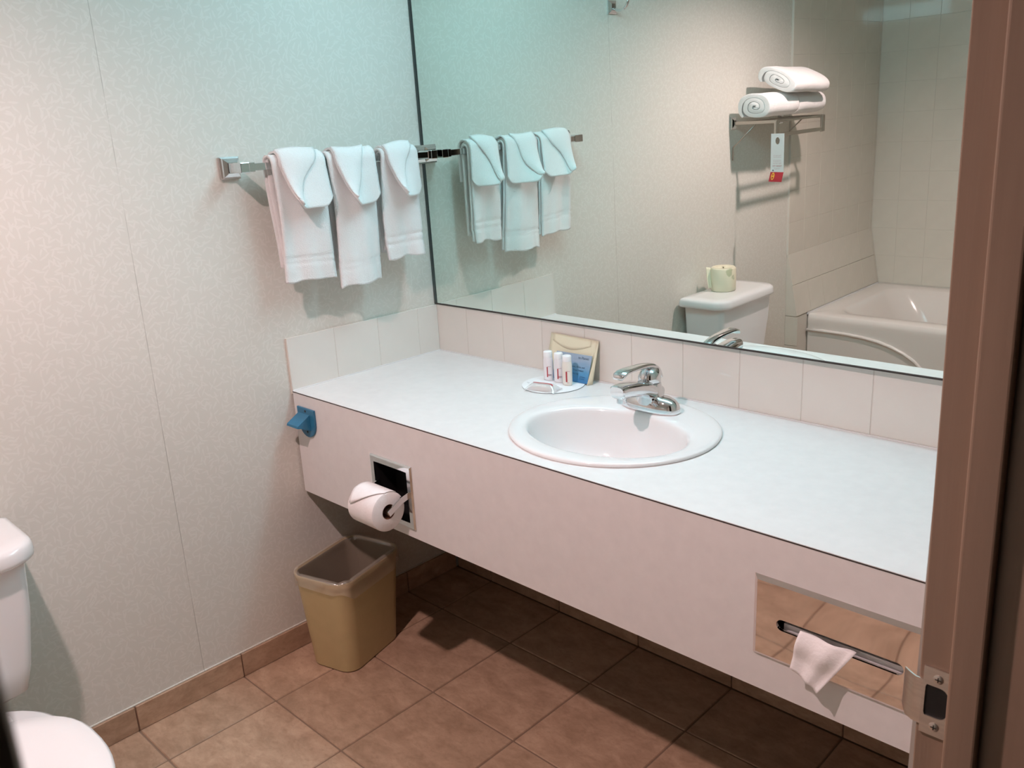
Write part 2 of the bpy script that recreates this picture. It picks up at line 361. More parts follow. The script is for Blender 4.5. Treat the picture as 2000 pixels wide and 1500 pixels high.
# backsplash tiles
bsb = obj('grout_bed', bx((0, 0.0012, H - 0.02), (XR, 0.022, H + TH - 0.001)), 'grout', wall_back)
for (a, b) in cells(0.1439, 0.0, XR, T):
    tile(wall_back, b - a - 0.0016, TH - 0.003, 0.007, frame((a + 0.001, 0.007, H + 0.002), (1, 0, 0), (0, 0, 1)), 'tile')
obj('grout_bed', bx((0, -D, H - 0.01), (0.0070, 0, H + TH - 0.002)), 'grout', wall_left)
for (a, b) in cells(-D, -D, 0.0, T):
    tile(wall_left, b - a - 0.0016, TH - 0.003, 0.007, frame((0.001, a + 0.001, H + 0.002), (0, 1, 0), (0, 0, 1)), 'tile')
# tile baseboards
bl = struct('baseboard_left', bx((0, -2.30, 0), (0.005, 0, 0.070)), 'floor_grout')
for (a, b) in cells(FY, -2.30, 0.0, FT):
    tile(bl, b - a - 0.004, 0.071, 0.008, frame((0.001, a + 0.002, 0.001), (0, 1, 0), (0, 0, 1)), 'floor_tile')
bb = struct('baseboard_back', bx((0.01, 0.010, 0), (XR, 0.022, 0.070)), 'floor_grout')
for (a, b) in cells(FX, 0.01, XR, FT):
    tile(bb, b - a - 0.004, 0.071, 0.008, frame((a + 0.002, 0.014, 0.001), (1, 0, 0), (0, 0, 1)), 'floor_tile')
br = struct('trim_4', bx((0.0, -2.30, 0.0722), (0.0035, 0, 0.0765), 0.001), 'paper_wall')
# ---- tub surround: tiled left end wall (its two lowest rows kick out over the tub), tiled long wall
ZR = 0.7242
obj('grout_bed', bx((0, YC, ZR), (0.0087, YT + 0.001, CZ)), 'grout', wall_left)
cols = cells(YC, YC, YT, T)[::1]
colsL = [(max(YC, YT - (k + 1) * T), YT - k * T) for k in range(7)]
rows = []
z = ZR
while z < CZ - 0.02: rows.append((z, min(CZ, z + T))); z += T
for (a, b) in colsL:
    for (c, d) in rows: tile(wall_left, b - a - 0.0014, d - c - 0.0014, 0.009, frame((0.001, a + 0.0011, c + 0.0011), (0, 1, 0), (0, 0, 1)), 'tub_tile')
# kick-out wedge
ZW, XW = 0.408, 0.056
bm = nb(); pr = [(0, ZR), (XW, ZW), (XW + 0.004, ZW - 0.005), (XW + 0.004, 0.002), (0, 0.002)]
loft(bm, [[(x, YT - 0.006, zz) for x, zz in pr], [(x, YC, zz) for x, zz in pr]]); obj('kick_out', fix(bm), 'grout', wall_left)
dirw = Vector((XW, 0, ZW - ZR)); Lw = dirw.length; dw = dirw.normalized()
for (a, b) in colsL:
    for k in range(2):
        o = Vector((0, a + 0.0011, ZR)) + dw * (Lw / 2 * (k + 1) - 0.0011)
        tile(wall_left, b - a - 0.0014, Lw / 2 - 0.0014, 0.009, frame(o + Vector((0.0005, 0, 0)), (0, 1, 0), -dw), 'tub_tile')
# cheek tiles closing the kick-out end
bm = nb(); pr = [(0.001, ZR - 0.004), (XW + 0.005, ZW + 0.001), (0.001, ZW + 0.001)]
loft(bm, [[(x, YT, zz) for x, zz in pr], [(x, YT - 0.008, zz) for x, zz in pr]]); obj('tile', fix(bm), 'tub_tile', wall_left)
for (c, d) in ((0.252, 0.406), (0.096, 0.250), (0.002, 0.094)):
    tile(wall_left, 0.0135 + XW, d - c - 0.001, 0.008, frame((XW + 0.0140, YT - 0.007, c), (-1, 0, 0), (0, 0, 1)), 'tub_tile')
for (a, b) in cells(0.1534, 0.0, XR, T):
    for (c, d) in [(ZR - 2 * T, ZR - T), (ZR - T, ZR)] + rows:
        tile(wall_front, b - a - 0.0014, d - c - 0.0014, 0.009, frame((b - 0.0011, YC - 0.010, c + 0.0011), (-1, 0, 0), (0, 0, 1)), 'tub_tile')
# ---- door frame (slightly out of plumb)
def lean(bm):
    for v_ in bm.verts: v_.co.x += 0.0105 - 0.0145 * (v_.co.z - 0.93)
    return bm
jb = struct('trim_1', lean(bx((XR - 0.002, JY, 0), (XO + 0.004, JY + 0.02, 2.05), 0.0015)), 'wood')
st = obj('door_stop', lean(bx((1.888, JY - 0.012, 0), (1.9155, JY + 0.001, 2.03), 0.003, 3)), 'wood', jb)
obj('casing', lean(bx((XO + 0.001, JY - 0.004, 0), (XO + 0.016, JY + 0.06, 2.10), 0.003)), 'wood', jb)
obj('casing', lean(bx((XR - 0.012, JY + 0.055, 0), (XR - 0.001, JY + 0.11, 2.09), 0.003)), 'wood', jb)
hj = struct('trim_2', bx((XR - 0.002, HY - 0.02, 0), (XO + 0.002, HY, 2.05), 0.0015), 'wood')
obj('casing', bx((XO + 0.001, HY - 0.07, 0), (XO + 0.016, HY - 0.001, 2.10), 0.003), 'wood', hj)
struct('trim_3', bx((XR - 0.002, HY, 2.03), (XO + 0.002, JY, 2.05), 0.001), 'wood')
# strike plate with a D-shaped hole, let into the jamb
sp = thing('strike_plate', 'satin steel door strike plate with D shaped hole screwed to wood jamb', 'strike plate', (1.888, JY - 0.001, 0.934))
x0, x1, z0, z1 = 1.8745, 1.9025, 0.899, 0.970
cx, cz = 1.8875, 0.935
an = rect_angs(x0, x1, z0, z1, cx, cz, 48)
def dhole(a):
    c, s = math.cos(a), math.sin(a); hw, hh = 0.0105, 0.0165
    if c < 0: t = min(hw / max(1e-6, -c), hh / max(1e-6, abs(s)))
    else:
        e = 3.0; t = (abs(c / hw) ** e + abs(s / hh) ** e) ** (-1 / e)
    return (cx + c * t, cz + s * t)
obj('plate', ring_plate(ray_rect(x0, x1, z0, z1, cx, cz, an), [dhole(a) for a in an], 0.0016, lambda a, b, d: (a, JY - 0.0018 + d, b)), 'brushed', sp)
obj('latch_pocket', bx((cx - 0.0105, JY - 0.0006, cz - 0.0165), (cx + 0.0105, JY - 0.0002, cz + 0.0165)), 'black', sp)
bm = nb(); lp = [(1.8755, JY - 0.0018), (1.867, JY - 0.0012), (1.859, JY + 0.004), (1.853, JY + 0.013)]
rings = []
for i, (x, y) in enumerate(lp):
    zr = 0.024 if i < 3 else 0.020
    rings.append([(x, y, cz - 0.004 - zr), (x, y, cz - 0.004 + zr), (x + 0.0003, y + 0.0015, cz - 0.004 + zr), (x + 0.0003, y + 0.0015, cz - 0.004 - zr)])
loft(bm, rings); obj('lip', fix(bm), 'brushed', sp, auto=40)
for zz in (0.960, 0.909):
    bm = nb(); loft(bm, [[(cx + r * math.cos(t * PI / 8), JY - y, zz + r * math.sin(t * PI / 8)) for t in range(16)] for r, y in ((0.0046, 0.0017), (0.0046, 0.0024), (0.0038, 0.0030))]); s_ = obj('screw', fix(bm), 'brushed', sp, auto=40)
    bm = nb(); box(bm, (cx - 0.0026, JY - 0.0033, zz - 0.0005), (cx + 0.0026, JY - 0.0029, zz + 0.0005)); box(bm, (cx - 0.0005, JY - 0.0033, zz - 0.0026), (cx + 0.0005, JY - 0.0029, zz + 0.0026)); obj('cross_slot', bm, 'black', s_)
# ================================================================== LIGHT FITTINGS
dl = thing('recessed_downlight', 'round recessed downlight glowing warm in the ceiling above the toilet', 'ceiling light', (BULB_POS[0], BULB_POS[1], CZ))
bm = nb(); loft(bm, [ell(BULB_POS[0], BULB_POS[1], r, r, zz, 40) for r, zz in ((0.105, CZ - 0.001), (0.103, CZ - 0.004), (0.084, CZ - 0.004), (0.082, CZ + 0.002), (0.082, CZ + 0.14))], False, True); obj('baffle', fix(bm), 'rubber', dl, auto=40)
bm = nb(); bmesh.ops.create_icosphere(bm, subdivisions=3, radius=0.030, matrix=Matrix.Translation(BULB_POS)); obj('bulb', bm, 'bulb', dl, smooth=True)
bm = nb(); loft(bm, [ell(BULB_POS[0], BULB_POS[1], r, r, zz, 16) for r, zz in ((0.016, BULB_POS[2] + 0.0285), (0.02, BULB_POS[2] + 0.05), (0.02, CZ + 0.135))]); obj('lamp_holder', fix(bm), 'white_metal', dl, smooth=True)
fl = thing('vanity_light', 'long boxed fluorescent light mounted on the wall above the mirror', 'wall light', (0.94, 0.0, 2.02))
FLX0, FLX1 = 0.34, 1.54
obj('backplate', bx((FLX0 - 0.01, -0.028, 2.035), (FLX1 + 0.01, 0.021, 2.165), 0.004), 'white_metal', fl)
bm = nb(); prf = [(-0.029, 2.04)] + [(-0.029 - 0.085 * math.sin(PI * k / 12) ** 0.6, 2.10 - 0.055 * math.cos(PI * k / 12)) for k in range(1, 12)] + [(-0.029, 2.16)]
loft(bm, [[(x, y, zz) for y, zz in prf] for x in (FLX0, FLX1)]); obj('diffuser', fix(bm), 'tube', fl, auto=50)
for x in (FLX0 - 0.008, FLX1):
    bm = nb(); loft(bm, [[(xx, -0.029 + (y + 0.029) * 1.06, 2.10 + (zz - 2.10) * 1.06) for y, zz in prf] for xx in (x, x + 0.008)]); obj('end_cap', fix(bm), 'white_metal', fl)
# ================================================================== MIRROR
n = Vector((math.sin(-0.01102), -math.cos(-0.01102) * math.cos(-0.01565), math.sin(-0.01565))).normalized()
ZM0, ZM1 = H + TH, 2.015
def my(x, zz): return (-(n.x * x + n.z * (zz - ZM0)) / n.y)
mt = thing('wall_mirror', 'large frameless plate mirror above the vanity reflecting towels and tub', 'mirror', (0.93, 0.0, ZM0))
mx0, mx1 = 0.007, 1.855
bm = nb(); fr = [(mx0, my(mx0, ZM0 + .002), ZM0 + 0.002), (mx1, my(mx1, ZM0 + .002), ZM0 + 0.002), (mx1, my(mx1, ZM1), ZM1), (mx0, my(mx0, ZM1), ZM1)]
loft(bm, [[(p[0], p[1], p[2]) for p in fr], [(p[0], 0.021, p[2]) for p in fr]]); obj('glass', fix(bm), 'mirror', mt)
bm = nb(); fr = [(0.0012, my(0, zz) - 0.004, zz) for zz in (ZM0, ZM1)] + [(mx0, my(0, zz) - 0.004, zz) for zz in (ZM1, ZM0)]
loft(bm, [fr, [(p[0], 0.02, p[2]) for p in fr]]); obj('edge_channel', fix(bm), 'channel', mt)
bm = nb(); fr = [(0.0012, -0.003, ZM0), (mx1, my(mx1, ZM0) - 0.003, ZM0), (mx1, my(mx1, ZM0) - 0.003, ZM0 + 0.0032), (0.0012, -0.003, ZM0 + 0.0032)]
loft(bm, [fr, [(p[0], 0.02, p[2]) for p in fr]]); obj('edge_channel', fix(bm), 'dark', mt)
# ================================================================== VANITY
SX, SY = 0.937, -0.291                    # sink outline centre
HA = 0.3043
va = thing('vanity_counter', 'long white laminate vanity counter with deep apron hung between the walls', 'vanity', (0.93, -D / 2, H - HA))
vx0, vx1 = 0.0085, XR - 0.001
an = rect_angs(vx0, vx1, -D, -0.0003, SX, SY, 96)
obj('countertop', ring_plate(ray_rect(vx0, vx1, -D, -0.0003, SX, SY, an), [(SX + 0.235 * math.cos(a), SY + 0.218 * math.sin(a)) for a in an], 0.0012, lambda a, b, d: (a, b, H - d)), 'laminate', va)
obj('seam_line', bx((vx0, -D - 0.0006, H - 0.0034), (vx1, -D + 0.004, H - 0.0012)), 'dark', va)
TPX0, TPX1, TPZ0, TPZ1 = 0.368, 0.502, 0.526, 0.666     # recess openings in the apron
TSX0, TSX1, TSZ0, TSZ1 = 1.470, 1.728, 0.580, 0.690
xs = [vx0, TPX0, TPX1, TSX0, TSX1, vx1]; zs = sorted({H - HA, TPZ0, TSZ0, TPZ1, TSZ1, H - 0.0034})
holes = set()
for i in range(len(xs) - 1):
    for k in range(len(zs) - 1):
        mxx, mzz = (xs[i] + xs[i + 1]) / 2, (zs[k] + zs[k + 1]) / 2
        if (TPX0 < mxx < TPX1 and TPZ0 < mzz < TPZ1) or (TSX0 < mxx < TSX1 and TSZ0 < mzz < TSZ1): holes.add((i, k))
obj('apron', holed_panel(xs, zs, holes, 0.018, lambda a, b, d: (a, -D + d, b)), 'laminate', va)
obj('caulk_bead', bx((0.0075, -0.004, H - 0.001), (vx1, -0.0002, H + 0.003), 0.001), 'white_metal', va)
obj('caulk_bead', bx((0.0075, -D, H - 0.001), (0.0115, 0.0, H + 0.003), 0.0012), 'white_metal', va)
an2 = rect_angs(vx0, vx1, -D + 0.0215, -0.0003, SX, SY, 96)
obj('underside_board', ring_plate(ray_rect(vx0, vx1, -D + 0.0215, -0.0003, SX, SY, an2), [(SX + 0.235 * math.cos(a), SY + 0.218 * math.sin(a)) for a in an2], 0.035, lambda a, b, d: (a, b, H - 0.0014 - d)), 'particle', va)
bm = holed_panel(xs, zs[:-1] + [H - 0.05], holes, 0.002, lambda a, b, d: (a, -D + 0.0182 + d, b)); obj('apron_backing', bm, 'particle', va)
# ---- sink
sk = thing('sink', 'oval white porcelain drop-in sink in the middle of the counter', 'sink', (SX, SY, H))
prof = [(0.249, 0.232, 0.0, 0.0005), (0.2515, 0.2345, 0.0, 0.0055), (0.2480, 0.2310, 0.0, 0.0092), (0.240, 0.223, 0.0, 0.0104), (0.228, 0.205, -0.008, 0.0102),
        (0.214, 0.160, -0.030, 0.0092), (0.206, 0.150, -0.031, 0.0068), (0.200, 0.143, -0.031, 0.001), (0.195, 0.139, -0.029, -0.022), (0.184, 0.128, -0.022, -0.06), (0.162, 0.110, -0.012, -0.098), (0.122, 0.082, -0.006, -0.124), (0.070, 0.050, -0.004, -0.137), (0.026, 0.024, -0.004, -0.140)]
bm = nb(); loft(bm, [ell(SX, SY + dy, a, b, H + dz, 80) for a, b, dy, dz in prof], False, True); so = obj('basin', fix(bm), 'porcelain', sk, smooth=True)
so.modifiers.new('s', 'SUBSURF').render_levels = 1
bm = nb(); loft(bm, [ell(SX, SY - 0.004, r, r, H - 0.1395 + dz, 24) for r, dz in ((0.024, 0.0), (0.024, 0.003), (0.017, 0.0035), (0.015, 0.002))]); obj('drain', fix(bm), 'chrome', sk, auto=40)
# ---- faucet
fc = thing('faucet', 'single lever chrome faucet standing on the rear rim of the sink', 'faucet', (0.936, -0.139, H + 0.0088))
F0 = Vector((0.936, -0.139, H + 0.0088))
bm = nb()
loft(bm, [ell(F0.x, F0.y, a, b, F0.z + zz, 44, 2.4) for a, b, zz in ((0.079, 0.031, 0.0), (0.081, 0.033, 0.004), (0.0805, 0.0325, 0.013), (0.077, 0.0300, 0.023), (0.069, 0.0265, 0.031), (0.055, 0.022, 0.0365), (0.034, 0.016, 0.039))]); obj('base_plate', fix(bm), 'chrome', fc, smooth=True)
bm = nb(); loft(bm, [ell(F0.x, F0.y + dy, a, b, F0.z + zz, 36) for a, b, dy, zz in ((0.044, 0.030, -0.002, 0.018), (0.037, 0.0295, -0.003, 0.032), (0.0315, 0.0285, -0.004, 0.048), (0.0285, 0.0275, -0.004, 0.067), (0.0275, 0.027, -0.004, 0.0695))]); obj('body', fix(bm), 'chrome', fc, auto=60)
def sq_sweep(path, secs, n=28, e=3.2, up=Vector((0, 0, 1))):
    bm = nb(); P = [Vector(p) for p in path]; rings = []
    for i, p in enumerate(P):
        t = (P[min(i + 1, len(P) - 1)] - P[max(i - 1, 0)]).normalized(); u = (up - t * up.dot(t)).normalized(); s_ = t.cross(u); w_, h_ = secs[i]; r_ = []
        for k in range(n):
            a = 2 * PI * k / n; c, q = math.cos(a), math.sin(a); r_.append(p + s_ * w_ * math.copysign(abs(c) ** (2 / e), c) + u * h_ * math.copysign(abs(q) ** (2 / e), q))
        rings.append(r_)
    loft(bm, rings); return fix(bm)
pth = [F0 + Vector((0, y, zz)) for y, zz in ((0.012, 0.040), (-0.018, 0.052), (-0.045, 0.062), (-0.072, 0.069), (-0.098, 0.073), (-0.118, 0.0745), (-0.131, 0.0745), (-0.134, 0.0745))]
bm = sq_sweep(pth, [(0.031, 0.021), (0.0295, 0.0205), (0.0275, 0.019), (0.025, 0.0178), (0.0235, 0.0168), (0.0225, 0.0165), (0.0215, 0.0158), (0.019, 0.0132)]); obj('spout', bm, 'chrome', fc, auto=35)
bm = nb(); loft(bm, [ell(F0.x, F0.y - 0.116, r, r, F0.z + zz, 24) for r, zz in ((0.0115, 0.046), (0.0118, 0.0465), (0.0118, 0.056), (0.0135, 0.057), (0.0135, 0.061))]); obj('aerator', fix(bm), 'chrome', fc, auto=40)
bm = nb(); loft(bm, [ell(F0.x, F0.y - 0.004 + dy, a, b, F0.z + zz, 32) for a, b, dy, zz in ((0.0265, 0.0265, 0, 0.071), (0.0275, 0.0275, 0, 0.073), (0.0275, 0.028, 0.0, 0.084), (0.0250, 0.027, 0.003, 0.094), (0.019, 0.022, 0.005, 0.102), (0.008, 0.011, 0.005, 0.106))]); hd = obj('handle', fix(bm), 'chrome', fc, smooth=True)
lv = bez(F0 + Vector((0, 0.023, 0.078)), F0 + Vector((0, 0.022, 0.112)), F0 + Vector((0, -0.010, 0.116)), F0 + Vector((0, -0.092, 0.119)), 14) + [tuple(F0 + Vector((0, y, zz))) for y, zz in ((-0.110, 0.118), (-0.122, 0.114), (-0.130, 0.106))]
secs = [(0.0185 - 0.0055 * math.sin(PI * min(i, 14) / 14 * 0.9), 0.0090 - 0.0040 * min(i, 14) / 14) for i in range(15)] + [(0.0175, 0.0055), (0.0175, 0.0055), (0.0135, 0.0030)]
bm = sq_sweep(lv, secs, 20, 2.5); obj('lever', bm, 'chrome', hd, smooth=True)
bm = sweep(nb(), [F0 + Vector((0, 0.032, 0.02)), F0 + Vector((0, 0.034, 0.068))], (0.0022, 0.0022), 10)
bmesh.ops.create_uvsphere(bm, u_segments=12, v_segments=8, radius=0.0048, matrix=Matrix.Translation(F0 + Vector((0, 0.034, 0.071)))); obj('lift_rod', fix(bm), 'chrome', fc, smooth=True)
# ---- toilet paper holder and roll
th_ = thing('toilet_paper_holder', 'square chrome frame recessed into the vanity apron holding a paper roll', 'paper holder', (0.435, -D, 0.595))
fx0, fx1, fz0, fz1 = 0.352, 0.518, 0.510, 0.682
cx, cz = (fx0 + fx1) / 2, (fz0 + fz1) / 2
an = rect_angs(fx0, fx1, fz0, fz1, cx, cz, 32)
obj('frame', ring_plate(ray_rect(fx0, fx1, fz0, fz1, cx, cz, an), ray_rect(TPX0 + .001, TPX1 - .001, TPZ0 + .001, TPZ1 - .001, cx, cz, an), 0.0055, lambda a, b, d: (a, -D - 0.0056 + d, b), bev=0.004), 'chrome', th_)
bm = nb(); V = [(TPX0, TPZ0), (TPX1, TPZ0), (TPX1, TPZ1), (TPX0, TPZ1)]
V = [(TPX0 + .002, TPZ0 + .002), (TPX1 - .002, TPZ0 + .002), (TPX1 - .002, TPZ1 - .002), (TPX0 + .002, TPZ1 - .002)]
loft(bm, [[(x, -D - 0.003, zz) for x, zz in V], [(x, -D + 0.06, zz) for x, zz in V]], False, True); obj('recess', fix(bm), 'black', th_)
RY, RZ, RX0, RX1, RR = -0.622, 0.578, 0.392, 0.494, 0.0505
for x, ex in ((0.4995, 1), (0.3805, -1)):
    bm = sweep(nb(), [(x + 0.004 * ex, -D + 0.004, 0.607), (x + 0.003 * ex, -D - 0.03, 0.598), (x, RY, RZ), (x, RY - 0.006, RZ - 0.003)], [(0.0028, 0.0085)] * 4, square=True)
    bmesh.ops.bevel(bm, geom=bm.edges[:], offset=0.001, segments=1, affect='EDGES'); obj('arm', fix(bm), 'chrome', th_)
bm = nb(); loft(bm, [[(x, RY + r * math.cos(k * PI / 8), RZ + r * math.sin(k * PI / 8)) for k in range(16)] for x, r in ((RX0 - 0.010, 0.008), (RX1 + 0.0045, 0.008))]); obj('spindle', fix(bm), 'satin', th_, auto=40)
rl = thing('toilet_paper_roll', 'white toilet paper roll with folded point, on the holder in the vanity apron', 'toilet paper', ((RX0 + RX1) / 2, RY, RZ - RR))
def ringx(x, r, k=48): return [(x, RY + r * math.cos(2 * PI * i / k), RZ + r * math.sin(2 * PI * i / k)) for i in range(k)]
rc = 0.0195
bm = nb(); loft(bm, [ringx(RX0, rc), ringx(RX0, RR - 0.003), ringx(RX0 + 0.002, RR), ringx(RX1 - 0.002, RR), ringx(RX1, RR - 0.003), ringx(RX1, rc)], False, False); obj('paper', fix(bm), 'paper', rl, auto=50)
bm = nb(); loft(bm, [ringx(RX0 + 0.0005, rc), ringx(RX1 - 0.0005, rc), ringx(RX1 - 0.0005, rc - 0.0012), ringx(RX0 + 0.0005, rc - 0.0012)], False, False); obj('core', fix(bm), 'core', rl, auto=50)
def flap(u, v):
    # u across the roll, v along the wrap: the sheet end comes over the top and is folded to a point at the front
    w0 = RX0 + 0.001 + (RX1 - RX0 - 0.002) * u
    ang = math.radians(58 + v * 102 * (1 - 0.62 * u ** 1.3))
    r = RR + 0.0015 + 0.010 * max(0, v - 0.45) ** 1.5 * (1 - u) ** 0.5
    if v > 0.6: w0 += (v - 0.6) * 0.03 * (1 - u)
    return (w0, RY + r * math.cos(ang), RZ + r * math.sin(ang))
o = obj('folded_end', grid(flap, 12, 14), 'paper', rl, smooth=True); solid(o, 0.001)
# ---- tissue dispenser and tissue
td = thing('tissue_dispenser', 'polished steel tissue dispenser plate with long slot in the vanity apron', 'tissue dispenser', (1.599, -D, 0.633))
px0, px1, pz0, pz1 = 1.448, 1.750, 0.556, 0.712
cx, cz = 1.599, 0.632
def slot(a, hw=0.106, r=0.0105):
    c, s = math.cos(a), math.sin(a); l = hw - r
    t = r / abs(s) if abs(s) > 1e-6 else 1e9
    if t * abs(c) > l:
        # meet the end semicircle
        b_ = l * abs(c); t = b_ + math.sqrt(max(0, b_ * b_ - l * l + r * r))
    return (cx + c * t, cz + s * t)
an = sorted(rect_angs(px0, px1, pz0, pz1, cx, cz, 40) + [math.atan2(0.0105 * math.sin(q), sg_ * (0.0955 + 0.0105 * math.cos(q))) % (2 * PI) for sg_ in (1, -1) for q in [PI * k / 10 - PI / 2 for k in range(11)]])
obj('face_plate', ring_plate(ray_rect(px0, px1, pz0, pz1, cx, cz, an), [slot(a) for a in an], 0.0065, lambda a, b, d: (a, -D - 0.0068 + d, b), bev=0.0075), 'steel_plate', td)
bm = nb(); V = [(TSX0, TSZ0), (TSX1, TSZ0), (TSX1, TSZ1), (TSX0, TSZ1)]
loft(bm, [[(x, -D + 0.0175, zz) for x, zz in V], [(x, -D + 0.075, zz) for x, zz in V]], False, True); obj('recess', fix(bm), 'black', td)
bm = nb(); V = [(1.502, 0.6215), (1.705, 0.6215), (1.705, 0.648), (1.502, 0.648)]
box(bm, (1.500, -D + 0.008, 0.612), (1.715, -D + 0.06, 0.629)); obj('tissue_box', bm, 'white_card', td)
def tis(u, v):
    top = Vector((1.537 + 0.094 * u, -D - 0.0085 + 0.004 * math.sin(u * 9), 0.637 - 0.004 * u))
    bot = Vector((1.530 + 0.050 * u ** 0.8, -D - 0.026 - 0.004 * u, 0.570 - 0.024 * u))
    p = top.lerp(bot, v); p.y -= 0.012 * math.sin(PI * min(1, v * 1.5)) * (1 - v) + 0.0018 * math.sin(u * 11 + v * 2); return p
o = obj('tissue', grid(tis, 18, 16), 'paper', None, smooth=True); solid(o, 0.0006)
tag(base_origin(o), 'white paper tissue pulled halfway out of the steel dispenser slot', 'tissue')
# ---- blue wall bracket on the apron
bo = thing('wall_bracket', 'blue plastic wall bracket with rounded backplate and sloped beak, on the vanity apron', 'bracket', (0.071, -D, 0.668))
bx0, bx1 = 0.029, 0.112; cxm = (bx0 + bx1) / 2
out = [(bx0, 0.751), (bx1, 0.751)] + [(cxm + (bx1 - cxm) * math.cos(PI * k / 14), 0.712 - 0.046 * math.sin(PI * k / 14)) for k in range(15)]
bm = nb(); loft(bm, [[(x, -D - 0.0005, zz) for x, zz in out], [(x, -D - 0.006, zz) for x, zz in out]]); bmesh.ops.bevel(bm, geom=[e for e in fix(bm).edges if all(abs(v.co.y + D + 0.006) < 1e-5 for v in e.verts)], offset=0.0012, segments=1, affect='EDGES'); obj('backplate', bm, 'blue', bo)
bm = nb(); side = [(-D - 0.004, 0.736), (-D - 0.046, 0.712), (-D - 0.048, 0.706), (-D - 0.036, 0.703), (-D - 0.004, 0.688)]
loft(bm, [[(x, y, zz) for y, zz in side] for x in (bx0 + 0.006, bx1 - 0.022)]); obj('beak', fix(bm), 'blue', bo)
for zz in (0.743, 0.682):
    bm = nb(); loft(bm, [[(cxm + r * math.cos(k * PI / 6), -D - y, zz + r * math.sin(k * PI / 6)) for k in range(12)] for r, y in ((0.0035, 0.0055), (0.0035, 0.0068), (0.002, 0.0075))]); obj('screw', fix(bm), 'dark', bo)
# ================================================================== AMENITIES
DX, DY = 0.582, -0.094
ds = thing('paper_coaster', 'round white card coaster under the toiletries beside the sink', 'coaster', (DX, DY, H))
bm = nb(); loft(bm, [ell(DX, DY, 0.087, 0.087, H + zz, 56) for zz in (0.0004, 0.0020)]); obj('card_core', fix(bm), 'edge', ds, auto=40)
bm = nb(); loft(bm, [ell(DX, DY, 0.0868, 0.0868, H + zz, 56) for zz in (0.0021, 0.0026)]); obj('printed_face', fix(bm), 'white_card', ds, auto=40)
for (tx, ty, a, s_) in ((0.517, -0.128, -20, 'soft'), (0.627, -0.134, 24, 'fresh linens'), (0.56, -0.148, 4, 'clean')):
    a = math.radians(a); ex = Vector((math.cos(a), math.sin(a), 0)); text('lettering', s_, 0.008, ds, 'ink', (tx, ty, H + 0.0027), ex, (-ex.y, ex.x, 0), align='CENTER')
ZB = H + 0.0027
def bottle(x, y, label, mat, marks):
    b = thing('toiletry_bottle', label, 'bottle', (x, y, ZB), 'toiletry bottles on the coaster')
    pr = [(0.0122, 0.0082, 0.0003), (0.0134, 0.0098, 0.002), (0.0136, 0.0100, 0.02), (0.0136, 0.0102, 0.044), (0.0128, 0.0108, 0.058), (0.0113, 0.0108, 0.0655), (0.0108, 0.0106, 0.067)]
    bm = nb(); loft(bm, [ell(x, y, a, c, ZB + zz, 28) for a, c, zz in [(a * 1.14, c * 1.1, z) for a, c, z in pr]]); obj('body', fix(bm), mat, b, auto=60)
    bm = nb(); loft(bm, [ell(x, y, a, a, ZB + zz, 28) for a, zz in ((0.0122, 0.0670), (0.0125, 0.0680), (0.0123, 0.0815), (0.0108, 0.0830))]); obj('cap', fix(bm), 'cap', b, auto=50)
    def strip(nm, u0, u1, z0, z1, mt):
        def f(u, v):
            th = math.radians(-47) + (u0 + (u1 - u0) * u) / 0.0125
            return (x + 0.0159 * math.cos(th), y + 0.0117 * math.sin(th), ZB + z0 + (z1 - z0) * v)
        bmm = grid(f, 4, 1); obj(nm, bmm, mt, b)
    w_ = 0.0026 if marks < 3 else 0.0036
    strip('red_bar', -0.0062, -0.0062 + w_, 0.011, 0.040, 'redink')
    strip('small_print', -0.0050, 0.0045, 0.0405, 0.0415, 'pinkink')
    if marks < 3:
        strip('red_mark', -0.0036, 0.0012, 0.0145, 0.0195, 'pinkink'); strip('small_print', 0.0010, 0.0055, 0.0150, 0.0162, 'ink'); strip('small_print', 0.0010, 0.0055, 0.0178, 0.0190, 'ink')
    else: strip('small_print', -0.0040, 0.0020, 0.0085, 0.0095, 'pinkink')
    return b
bottle(0.545, -0.071, 'white toiletry bottle on the coaster, farthest from the sink', 'bottle', 1)
bottle(0.5825, -0.070, 'white toiletry bottle on the coaster, between the other two bottles', 'bottle', 2)
bottle(0.6205, -0.079, 'creamier toiletry bottle with thick red bar, nearest the faucet', 'lotion', 3)
# wrapped soap
spk = thing('wrapped_soap', 'small soap bar in clear wrapper with red stripe on the coaster edge', 'soap', (0.598, -0.150, ZB))
sa = math.radians(14); ES = Vector((math.cos(sa), math.sin(sa), 0)); EN = Vector((-ES.y, ES.x, 0)); S0 = Vector((0.596, -0.152, ZB))
def soap_ring(k, zz, sx, sy): return [S0 + ES * p[0] * sx + EN * p[1] * sy + Vector((0, 0, zz)) for p in rrect(-1, 1, -1, 1, 0.35, 0, 4)]
bm = nb(); loft(bm, [soap_ring(0, zz, sx, sy) for zz, sx, sy in ((0.001, 0.024, 0.013), (0.004, 0.027, 0.0155), (0.011, 0.027, 0.0155), (0.015, 0.023, 0.012))]); obj('bar', fix(bm), 'soap', spk, smooth=True)
def wrp(u, v):
    a = u * 2 - 1; b = v * 2 - 1; e = max(0, abs(a) - 0.62) / 0.38
    h = 0.0165 * (1 - abs(b) ** 3) * (1 - e ** 1.2 * 0.85) + 0.001 + 0.0015 * math.sin(u * 23) * e
    p = S0 + ES * a * 0.046 + EN * b * 0.021 * (1 + 0.25 * e); p.z = ZB + 0.0006 + h; return p
obj('wrapper', grid(wrp, 26, 10), FILM_W, spk, smooth=True)
